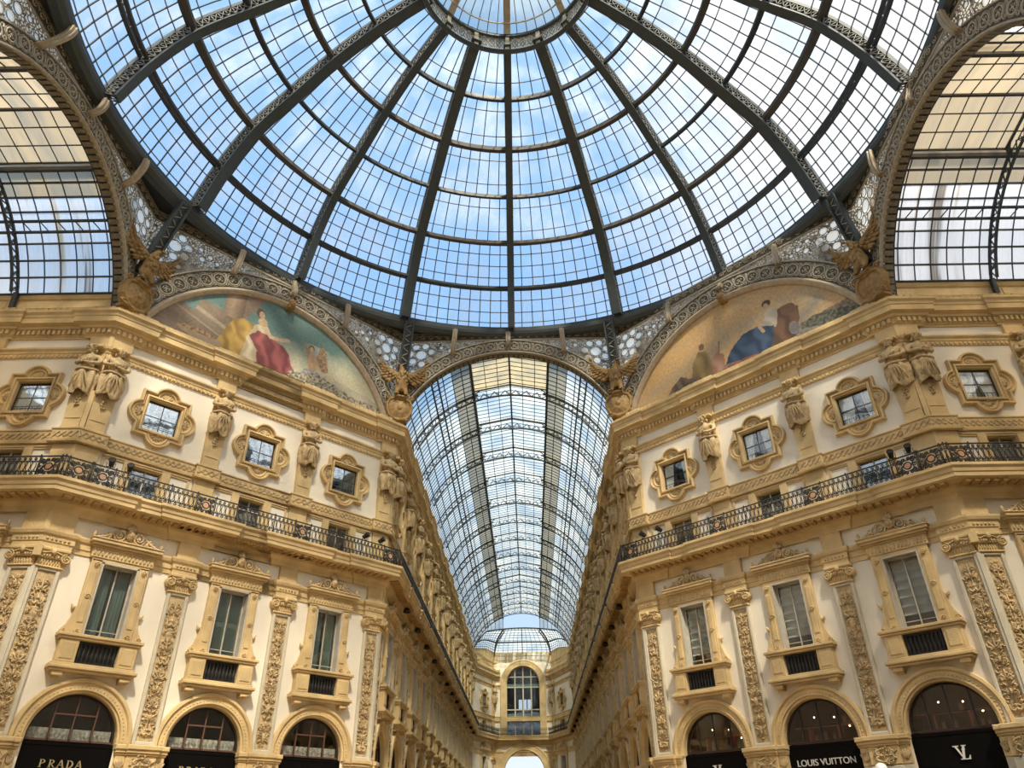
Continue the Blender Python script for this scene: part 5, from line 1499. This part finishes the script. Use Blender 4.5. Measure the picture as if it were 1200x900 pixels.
# ------------------------------------------------------------------ eagles on shields
def eagle(turn):
    J = [((0,-.38,2.0),.26), ((0,-.46,2.45),.34), ((0,-.48,2.9),.30), ((.03*turn,-.5,3.2),.18), ((.1*turn,-.56,3.42),.15), ((.2*turn,-.66,3.5),.10),
         ((.2,-.46,1.95),.20), ((.24,-.56,1.68),.11), ((.25,-.6,1.52),.07), ((-.2,-.46,1.95),.20), ((-.24,-.56,1.68),.11), ((-.25,-.6,1.52),.07)]
    E = [(0,1),(1,2),(2,3),(3,4),(4,5),(0,6),(6,7),(7,8),(0,9),(9,10),(10,11)]
    me = skin(J, E, 1); mb = MB(); mb.addmesh(me); bpy.data.meshes.remove(me)
    mb.tube([(.2*turn,-.68,3.52),(.3*turn,-.76,3.5),(.34*turn,-.8,3.42)], [.08,.055,.01], 6)     # hooked beak
    for sx in (-1, 1): mb.ell((.16*turn+.07*sx,-.7,3.56), (.025,.025,.02), 5, 4)
    for sx in (-1, 1):
        for k in (-1, 0, 1): mb.tube([(sx*.25,-.6,1.55),(sx*.25+.08*k,-.72,1.56),(sx*.25+.1*k,-.78,1.46)], [.05,.04,.015], 5)
        arm = bez((sx*.2,-.4,2.85), (sx*.55,-.36,3.15), (sx*.9,-.3,3.3), (sx*1.2,-.25,4.0), 10)
        mb.tube(arm, [.2,.2,.19,.18,.17,.16,.14,.13,.11,.09,.07], 7)
        for row, (nf, L0, L1, wd, yo) in enumerate(((13, .75, 1.5, .22, .0), (11, .5, .75, .18, -.06), (9, .3, .42, .16, -.12))):
            for k in range(nf):
                t = k/(nf-1); p = arm[min(10, int(t*10))]; a = -.75+1.95*t                        # hanging near the body, raised at the tip
                R = Matrix.Rotation(-(a if sx > 0 else pi-a), 3, 'Y'); L = L0+(L1-L0)*t
                c = R @ Vector((L/2, 0, 0)); mb.ell((p[0]+c.x, p[1]+yo, p[2]+c.z), (L/2, .045, wd/2), 6, 5, R)
    for k in range(7): leaf(mb, 0, 2.0, -pi/2+(k-3)*.16, .75, .18, -.22, .05)
    for k in range(26):
        a = RND.uniform(-1.2, 1.2); z = RND.uniform(2.2, 3.05); mb.ell((.3*sin(a), -.46-.3*cos(a), z), (.07,.03,.11), 5, 4)
    sh = MB(); O = [(-.5,.1),(-.2,-.08),(0,-.12),(.2,-.08),(.5,.1),(.66,.45),(.72,.95),(.58,1.35),(.3,1.5),(0,1.42),(-.3,1.5),(-.58,1.35),(-.72,.95),(-.66,.45)]
    sc = lambda s: [(x*s, (z-.72)*s+.72) for x, z in O]
    sh.strips([[(x,0,z) for x, z in sc(1)], [(x,-.3,z) for x, z in sc(1)], [(x,-.42,z) for x, z in sc(.93)], [(x,-.42,z) for x, z in sc(.82)], [(x,-.34,z) for x, z in sc(.76)], [(x,-.46,z) for x, z in sc(.4)], [(x,-.5,z) for x, z in sc(.05)]]); sh.ell((0,-.47,.72), (.14,.08,.16), 8, 6)
    for sx in (-1, 1):
        vol(sh, sx*.55, 1.42, .17, 0, sx, .06, -.36); vol(sh, sx*.5, .12, .15, pi, -sx, .05, -.36)
    ba = MB(); ba.bbox(-.45, .45, -.4, .2, -.05, .12, .04); sh.bbox(-.3, .3, -.55, .1, 1.4, 1.56, .05)
    return Proto('eagle_statue', 'statue', [Part('eagle', mb, 'bronze'), Part('shield', sh, 'bronze'), Part('perch', ba, 'bronze')])
for (V, nm), tn in zip(VERT, (1, -1, 1, -1)):
    d = Vector(V).normalized()
    e_ = eagle(tn).spawn((V[0]-d.x*.35, V[1]-d.y*.35, 24.16), atan2(-V[0], V[1]), 'gilded eagle with raised wings perched on a shield, '+nm); e_.scale = (1.28, 1.1, 1.1)

# ------------------------------------------------------------------ barrel vaults over the arcades
VC, VR = 22.3, 7.72
LW, LZ0, LZ1 = 2.7, 29.9, 30.45          # roof light along the crown: half width, eaves, ridge
def vault(w, Ly, ribs, name, label, mats, fine=.56, gable=True):
    root = empty(name, w.at(w.L/2, 25.3), w.rot); tag(root, label, 'glass roof', None, 'thing')
    Z = Matrix.Translation((0, 0, -25.3))
    def P(nm, mb, mat, subs=(), kind=None): return put(Part(nm, MB().merge(mb, Z), mat, [Part(a, MB().merge(b, Z), c) for a, b, c in subs], None, None, kind), root)
    a0 = math.asin((25.3-VC)/VR); a1 = math.acos(LW/VR); ns = 14
    def vp(a, y, r=VR): return (r*cos(a), y, VC+r*sin(a))
    A = [a0+(a1-a0)*i/ns for i in range(ns+1)]
    astrip = math.acos(3.95/VR)
    def sheet(angs, sx, y0, y1):
        mb = MB(); n = max(1, int((y1-y0)/2.5))
        return mb.strips([[(sx*vp(a, 0)[0], y0+(y1-y0)*k/n, vp(a, 0)[2]) for a in angs] for k in range(n+1)], False)
    yb = ribs[0]; z1 = vp(a1, 0)[2]
    for sx in (-1, 1):
        P('side_glazing', sheet([a0+(astrip-a0)*i/10 for i in range(11)], sx, .1, Ly), mats[0])
        strip = sheet([astrip+(a1-astrip)*i/3 for i in range(4)], sx, .1, Ly)
        strip.add([(sx*LW,.1,z1),(sx*LW,Ly,z1),(sx*LW,Ly,LZ0),(sx*LW,.1,LZ0)], [(0,1,2,3)])
        P('grimy_strip', strip, mats[1])
        P('roof_light_glazing', MB().add([(sx*LW,yb,LZ0),(sx*LW,Ly,LZ0),(0,Ly,LZ1),(0,yb,LZ1)], [(0,1,2,3)]), mats[2])
        P('frosted_glazing', MB().add([(sx*LW,.1,LZ0),(sx*LW,yb,LZ0),(0,yb,LZ1),(0,.1,LZ1)], [(0,1,2,3)]), 'creamglass' if Ly > 30 else 'topside')
    # trussed ribs
    for y in ribs:
        mb, wb = MB(), MB(); B = [a0+(pi-2*a0)*i/44 for i in range(45)]
        for a, b in zip(B[:-1], B[1:]):
            if abs(VR*cos((a+b)/2)) > LW-.2: mb.bar(vp(a, y, VR-.06), vp(b, y, VR-.06), .12, .1)
            mb.bar(vp(a, y, VR-.52), vp(b, y, VR-.52), .12, .09)
        for i, (a, b) in enumerate(zip(B[:-1], B[1:])):
            p, q = (VR-.1, VR-.5) if i % 2 else (VR-.5, VR-.1)
            wb.bar(vp(a, y, p), vp(b, y, q), .05, .05)
            if i % 2 == 0: wb.tube([tuple(Vector(vp((a+b)/2, y, VR-.3))+Vector((.1*cos(t*pi/4), 0, .1*sin(t*pi/4)))) for t in range(8)], .02, 4, True)
        for sx in (-1, 1):
            mb.bar((sx*LW, y, vp(a1,0)[2]-.1), (sx*LW, y, LZ0+.05), .12, .1); mb.bar((sx*LW, y, LZ0), (0, y, LZ1), .12, .12)
            wb.tube(bez((sx*LW,y,29.3), (sx*LW,y,29.7), (sx*(LW-.5),y,LZ0+.15), (sx*(LW-1.0),y,LZ0+.3), 6), .04, 4)
            mb.bar((sx*(VR*cos(a0)-.1), y, VC+VR*sin(a0)), (sx*(AX-.15), y, 24.3), .22, .2)
        mb.bar((0, y, VC+VR-.5), (0, y, LZ1), .06, .06)
        P('truss_rib', mb, 'steel2', [('lattice_web', wb, 'bar')])
    for sx in (-1, 1):
        m = MB(); z1 = vp(a1,0)[2]; m.bar((sx*LW,.1,z1-.1), (sx*LW,Ly,z1-.1), .16, .24); m.bar((sx*LW,.1,LZ0), (sx*LW,Ly,LZ0), .1, .12); P('eaves_beam', m, 'steel2')
        m = MB(); am = math.acos(5.15/VR)
        for off in (-.1, .1): 
            p = vp(am+off*.35, 0, VR-.12); m.bar((sx*p[0],.1,p[2]), (sx*p[0],Ly,p[2]), .1, .12)
        n = int(Ly/.85)
        for k in range(n):
            p = vp(am-.035, 0, VR-.12); q = vp(am+.035, 0, VR-.12); y = (k+.5)*Ly/n; m.bar((sx*p[0],y-.2,p[2]), (sx*q[0],y+.2,q[2]), .04, .04)
        P('side_purlin', m, 'steel2')
    m = MB(); m.bar((0,.1,LZ1-.05), (0,Ly,LZ1-.05), .12, .16); P('ridge_beam', m, 'steel2')
    lon, tra = MB(), MB(); am = math.acos(5.15/VR)
    angs = [a0+(am-a0)*i/4 for i in range(4)]+[am+(a1-am)*i/4 for i in range(1, 4)]
    for sx in (-1, 1):
        for a in angs: p = vp(a, 0, VR-.02); lon.bar((sx*p[0],.1,p[2]), (sx*p[0],Ly,p[2]), .06 if Ly > 30 else .1, .06)
        for k in (1, 2): t = k/3; lon.bar((sx*LW*t,.1,LZ1+(LZ0-LZ1)*t-.02), (sx*LW*t,Ly,LZ1+(LZ0-LZ1)*t-.02), .045, .05)
    n = int(Ly/fine)
    for k in range(n+1):
        y = .1+(Ly-.1)*k/n
        for sx in (-1, 1):
            for a, b in zip(A[:-1:2], A[2::2]):
                p, q = vp(a, y, VR-.02), vp(b, y, VR-.02); tra.bar((sx*p[0],y,p[2]), (sx*q[0],y,q[2]), .045, .05)
            tra.bar((sx*LW,y,LZ0-.02), (0,y,LZ1-.02), .035, .05)
    P('lengthwise_bars', lon, 'bar', kind='stuff'); P('cross_bars', tra, 'bar', kind='stuff')
    return root, P
RIBS = [5.46+5.1*k for k in range(13)]
vault(OPN[2], 69.0, RIBS, 'barrel_vault_roof', 'long glazed barrel vault with central roof light over the arcade straight ahead', ('vaultglass', 'stripglass', 'vaultglass'))
vault(OPN[0], 15.8, [5.56, 10.66, 15.76], 'barrel_vault_roof', 'glazed barrel vault over the left side arcade', ('sideglass', 'topside', 'topside'), .82)
vault(OPN[4], 15.8, [5.56, 10.66, 15.76], 'barrel_vault_roof', 'glazed barrel vault over the right side arcade', ('sideglass', 'topside', 'topside'), .82)
# ------------------------------------------------------------------ far end of the long arcade
w = W_E; L = w.L; hs = L/2; TOPZ = 26.7
def end_wall():
    mb = MB(); q = lambda u, z: w.at(hs+u, z)
    def quad(a, b, z0, z1): mb.add([q(a,z0), q(b,z0), q(b,z1), q(a,z1)], [(0,1,2,3)])
    def archcut(R, zs, z0, z1):
        quad(-hs, -R, z0, zs); quad(R, hs, z0, zs)
        for k in range(20):
            a0, a1 = pi*k/20, pi*(k+1)/20
            x0 = hs if k == 0 else R*cos(a0); x1 = -hs if k == 19 else R*cos(a1)
            mb.add([q(R*cos(a0), zs+R*sin(a0)), q(x0, z1), q(x1, z1), q(R*cos(a1), zs+R*sin(a1))], [(0,1,2,3)])
        mb.add([q(R,zs), q(hs,zs), q(hs,z1)], [(0,1,2)]); mb.add([q(-R,zs), q(-hs,z1), q(-hs,zs)], [(0,1,2)])
    archcut(2.95, 9.85, 0, 13.5); quad(-hs, hs, 13.5, 14.6); archcut(2.52, 22.15, 14.6, TOPZ)
    return mb
struct('wall_far_end', end_wall(), 'plaster')
def end_arch(R, r1, zs, name, label, cat_, z0, subs):
    root = empty(name, w.at(hs, z0), w.rot); tag(root, label, cat_, None, 'thing')
    mb = MB(); mb.strips(arch_loops([(r1,0),(r1,-.2),(r1-.15,-.26),(r1-.3,-.2),(R+.2,-.2),(R+.1,-.28),(R,-.2),(R,.9)], zs-z0, 28, 0), False)
    for sx in (-1, 1):
        a, b = sorted((sx*R, sx*r1)); mb.bbox(a, b, -.22, .9, 0, zs-z0, .03)
    put(Part('archivolt', mb, 'stone'), root)
    for p in subs: put(p, root)
fr = MB(); H = 22.15-14.74
for x in (-1.25, 0, 1.25): fr.box(x-.09, x+.09, .3, .45, 0, H+sqrt(2.5**2-x*x))
for z in (2.3, 3.6, H-.6, H+.9): fr.box(-2.5, 2.5, .3, .42, z, z+.16)
fr.box(-2.5, 2.5, .28, .45, 1.9, 3.0) if False else None
pl = MB(); pl.box(-2.5, 2.5, .34, .4, 2.35, 3.1); pl.box(-2.5, 2.5, .34, .4, H-.55, H-.05)
gl = MB(); gl.prism([(2.5,0)]+[(2.5*cos(pi*i/20), H+2.5*sin(pi*i/20)) for i in range(21)]+[(-2.5,0)], .46, .47)
dk = MB(); dk.box(-3, 3, 3.5, 3.6, 0, 4.1); dk.box(-3, -.75, 3.5, 3.6, 4.1, 5.6); dk.box(1.15, 3, 3.5, 3.6, 4.1, 5.6); dk.box(-3, 3, 3.5, 3.6, 5.6, 11); dk.box(-.2,-.05,3.5,3.6,4.1,5.6); dk.box(.5,.65,3.5,3.6,4.1,5.6)
dk.add([(-3,.6,0),(-3,3.6,0),(-3,3.6,11),(-3,.6,11),(3,.6,0),(3,3.6,0),(3,3.6,11),(3,.6,11)], [(0,1,2,3),(4,5,6,7),(2,3,7,6)])
end_arch(2.5, 3.5, 22.15, 'arched_end_window', 'tall arched glazed window above the far portal, over the end balcony', 'window', 14.74,
         [Part('window_frame', fr, 'winframe'), Part('spandrel_glass_bands', pl, 'shutter'), Part('glass_pane', gl, 'pane'), Part('room_interior', dk, 'dark')])
fl = MB(); fl.box(-2.9, 2.9, .3, .4, 5.2, 5.3)
end_arch(2.95, 4.0, 9.85, 'portal_arch', 'open portal arch at the far end with bright street beyond', 'arch', 0, [])
m = MB()
for sx in (-1, 1):
    a, b = sorted((sx*3.3, sx*4.3)); m.bbox(a, b, -.08, 0, 9.9, 13.3, .05)
struct('trim_15', MB().merge(m, Matrix.Translation(w.at(hs)) @ Matrix.Rotation(w.rot, 4, 'Z')), 'stone', 'flat panels beside the far portal', 'panel')
for i, nm in ((3, 'left'), (5, 'right')):
    ww = WL[i]; u = ww.L-.75 if i == 3 else .75
    P_HERM[1].spawn(ww.at(u, 14.72), ww.rot, 'small stone herm beside far arched window, %s of it' % nm, 'herm statues')
    P_PIL[0].spawn(ww.at(u, Z0), ww.rot, 'carved pilaster beside the far portal, %s of it' % nm, 'carved pilasters')
    P_PIER.spawn(ww.at(u, 0), ww.rot, 'pier beside the far portal, %s of it' % nm, 'arcade piers').scale.x = .6
# glazed half dome closing the vault, between its last rib and the end walls
def apse():
    root = empty('apse_roof', F(0, 69)+(25.3,)); tag(root, 'glazed half dome closing the far end of the long vault', 'glass roof', None, 'thing')
    root.rotation_euler.z = W_E.rot
    a0 = math.asin((25.3-VC)/VR)
    base = [(-AX+.1, 0), (-AX+.1, 2.9), (-4.4, 10.5), (4.4, 10.5), (AX-.1, 2.9), (AX-.1, 0)]
    seg = [((Vector(base[i+1])-Vector(base[i])).length) for i in range(5)]; tot = sum(seg)
    def bp(t):
        d = t*tot
        for i in range(5):
            if d <= seg[i] or i == 4: return Vector(base[i]).lerp(Vector(base[i+1]), min(1, d/seg[i]))
            d -= seg[i]
    def zt(t): return 25.4+1.4*min(1, 4*min(t, 1-t))
    def pt(t, v, off=0):
        a = pi-a0-(pi-2*a0)*t
        tz = min(VC+VR*sin(a)-.3, 27.75+.35*cos(VR*cos(a)/4.9*pi/2))
        top = Vector((VR*cos(a), 0, tz)); b = bp(t); bot = Vector((b.x, b.y, zt(t)))
        mid = Vector((bot.x*.98, bot.y*.75, top.z*.55+bot.z*.45+.6))
        q = bot*(1-v)**2+mid*2*v*(1-v)+top*v*v
        return Vector((q.x, q.y, q.z-25.3-off))
    gl = MB(); gl.strips([[tuple(pt(i/40, k/8)) for i in range(41)] for k in range(9)], False); put(Part('glazing', gl, 'vaultglass'), root)
    bars = MB()
    for i in range(1, 40):
        for k in range(8): bars.bar(pt(i/40, k/8, .05), pt(i/40, (k+1)/8, .05), .05, .06)
    for v in [k/10 for k in range(1, 10)]:
        for i in range(40): bars.bar(pt(i/40, v, .05), pt((i+1)/40, v, .05), .05, .06)
    put(Part('glazing_bars', bars, 'bar', kind='stuff'), root)
    t1 = (seg[0]+seg[1])/tot
    for t in (t1, .5, 1-t1):
        m = MB(); wd = .12 if t == .5 else .14
        for o in ((.1,) if t == .5 else (.1, .55)):
            for k in range(8): m.bar(pt(t, k/8, o), pt(t, (k+1)/8, o), wd, .12)
        if t != .5:
            for k in range(12): m.bar(pt(t, k/12, .1), pt(t, (k+1)/12, .55), .06, .06)
        put(Part('rib', m, 'steel2'), root)
    m = MB()
    for v in (.45, 1.0):
        for i in range(40): m.bar(pt(i/40, v, .12), pt((i+1)/40, v, .12), .18, .16)
    put(Part('purlin', m, 'steel2'), root)
    for sx in (-1, 1):                            # upright fans of glass beside the open gable
        fan = MB(); fb = MB(); X = [2.7+2.3*i/8 for i in range(9)]
        lo = [27.75+.35*cos(x/4.9*pi/2) for x in X]; hi_ = [VC+sqrt(VR*VR-x*x)-.1 for x in X]
        fan.strips([[(sx*x, 0, z-25.3) for x, z in zip(X, lo)], [(sx*x, 0, max(z, l)-25.3) for x, z, l in zip(X, hi_, lo)]], False)
        for x, l, h_ in list(zip(X, lo, hi_))[::2]: fb.bar((sx*x, -.03, l-25.3), (sx*x, -.03, max(h_, l)-25.3), .05, .05)
        put(Part('fan_glazing', fan, 'vaultglass', [Part('fan_bars', fb, 'bar')]), root)
    st = MB()
    st.strips([[tuple(pt(i/40, 0, o)) for i in range(41)] for o in (0, 1.6)], False)
    put(Part('base_wall', st, 'stone'), root)
apse()

# ------------------------------------------------------------------ light, sky, camera
W = bpy.data.worlds.new('sky'); SC.world = W; W.use_nodes = True
nt = W.node_tree; nt.nodes.clear()
out = nt.nodes.new('ShaderNodeOutputWorld'); bg = nt.nodes.new('ShaderNodeBackground'); nt.links.new(bg.outputs[0], out.inputs[0])
tc = nt.nodes.new('ShaderNodeTexCoord'); sep = nt.nodes.new('ShaderNodeSeparateXYZ'); nt.links.new(tc.outputs['Generated'], sep.inputs[0])
el = ramp(nt, sep.outputs['Z'], [(0.0, (.05,.05,.045)), (.06, (.80,.88,.95)), (.16, (.60,.74,.90)), (.45, (.35,.60,.95)), (1.0, (.29,.56,.95))])
no = nt.nodes.new('ShaderNodeTexNoise'); no.inputs['Scale'].default_value = 2.1; no.inputs['Detail'].default_value = 7; no.inputs['Roughness'].default_value = .55
mp = nt.nodes.new('ShaderNodeMapping'); mp.inputs['Location'].default_value = (.3, .9, .2); nt.links.new(tc.outputs['Generated'], mp.inputs[0]); nt.links.new(mp.outputs[0], no.inputs['Vector'])
def math_(op, a, b):
    n = nt.nodes.new('ShaderNodeMath'); n.operation = op
    for k, v in enumerate((a, b)):
        if isinstance(v, (int, float)): n.inputs[k].default_value = v
        else: nt.links.new(v, n.inputs[k])
    return n.outputs[0]
# white cloud banks low on both sides
bank = nt.nodes.new('ShaderNodeMapRange'); bank.inputs['From Min'].default_value = .44; bank.inputs['From Max'].default_value = .6; nt.links.new(math_('ABSOLUTE', sep.outputs['X'], 0), bank.inputs['Value'])
lowz = nt.nodes.new('ShaderNodeMapRange'); lowz.inputs['From Min'].default_value = .55; lowz.inputs['From Max'].default_value = .72; lowz.inputs['To Min'].default_value = 1; lowz.inputs['To Max'].default_value = 0; nt.links.new(sep.outputs['Z'], lowz.inputs['Value'])
cl = math_('ADD', math_('ADD', no.outputs['Fac'], math_('MULTIPLY', sep.outputs['X'], .22)), math_('MULTIPLY', math_('MULTIPLY', bank.outputs[0], lowz.outputs[0]), .3))
cr = ramp(nt, cl, [(.52, (0,0,0)), (.70, (1,1,1))])
mx = nt.nodes.new('ShaderNodeMixRGB'); nt.links.new(cr.outputs[0], mx.inputs[0]); nt.links.new(el.outputs[0], mx.inputs[1]); mx.inputs[2].default_value = (.92,.95,1.0,1)
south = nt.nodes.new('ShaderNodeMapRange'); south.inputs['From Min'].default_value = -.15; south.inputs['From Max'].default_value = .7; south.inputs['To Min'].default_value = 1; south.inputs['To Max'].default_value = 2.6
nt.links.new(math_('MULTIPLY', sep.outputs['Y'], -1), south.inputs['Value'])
# unseen sky behind the viewer brightened as added fill light, well above the roofs
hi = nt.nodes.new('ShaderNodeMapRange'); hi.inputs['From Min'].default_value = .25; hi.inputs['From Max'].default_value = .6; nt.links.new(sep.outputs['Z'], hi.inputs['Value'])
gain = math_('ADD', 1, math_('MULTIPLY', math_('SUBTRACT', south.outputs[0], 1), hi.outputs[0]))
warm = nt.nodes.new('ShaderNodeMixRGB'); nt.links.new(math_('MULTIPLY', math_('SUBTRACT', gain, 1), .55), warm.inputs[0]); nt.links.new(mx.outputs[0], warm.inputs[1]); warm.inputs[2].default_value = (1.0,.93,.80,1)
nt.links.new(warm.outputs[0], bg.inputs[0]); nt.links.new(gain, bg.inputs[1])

sun = bpy.data.lights.new('sun', 'SUN'); sun.energy = 8.0; sun.angle = radians(5); sun.color = (1, .88, .68)
so = bpy.data.objects.new('sun', sun); link(so)
so.rotation_euler = (Vector((-.26, 1, -1.35))).to_track_quat('-Z', 'Y').to_euler()

cam = bpy.data.cameras.new('camera'); co = bpy.data.objects.new('camera', cam); link(co); SC.camera = co
CX, CY, PIT, YAW, ROL, FPX = .4543, -21.3406, radians(32.1812), radians(-.1628), radians(-.7231), 848.9
fw = Vector((sin(YAW)*cos(PIT), cos(YAW)*cos(PIT), sin(PIT))); rt = Vector((cos(YAW), -sin(YAW), 0)); up = rt.cross(fw)
r2 = rt*cos(ROL)+up*sin(ROL); u2 = -rt*sin(ROL)+up*cos(ROL)
co.matrix_world = Matrix(((r2.x, u2.x, -fw.x, CX), (r2.y, u2.y, -fw.y, CY), (r2.z, u2.z, -fw.z, 1.6), (0,0,0,1)))
cam.sensor_fit = 'HORIZONTAL'; cam.sensor_width = 36; cam.lens = FPX/1200*36; cam.clip_end = 500
SC.view_settings.view_transform = 'Standard'; SC.view_settings.look = 'None'; SC.view_settings.gamma = 1; SC.view_settings.use_curve_mapping = False
SC.view_settings.exposure = 0.17
SC.cycles.transparent_max_bounces = 24; SC.cycles.max_bounces = 6; SC.cycles.use_denoising = True
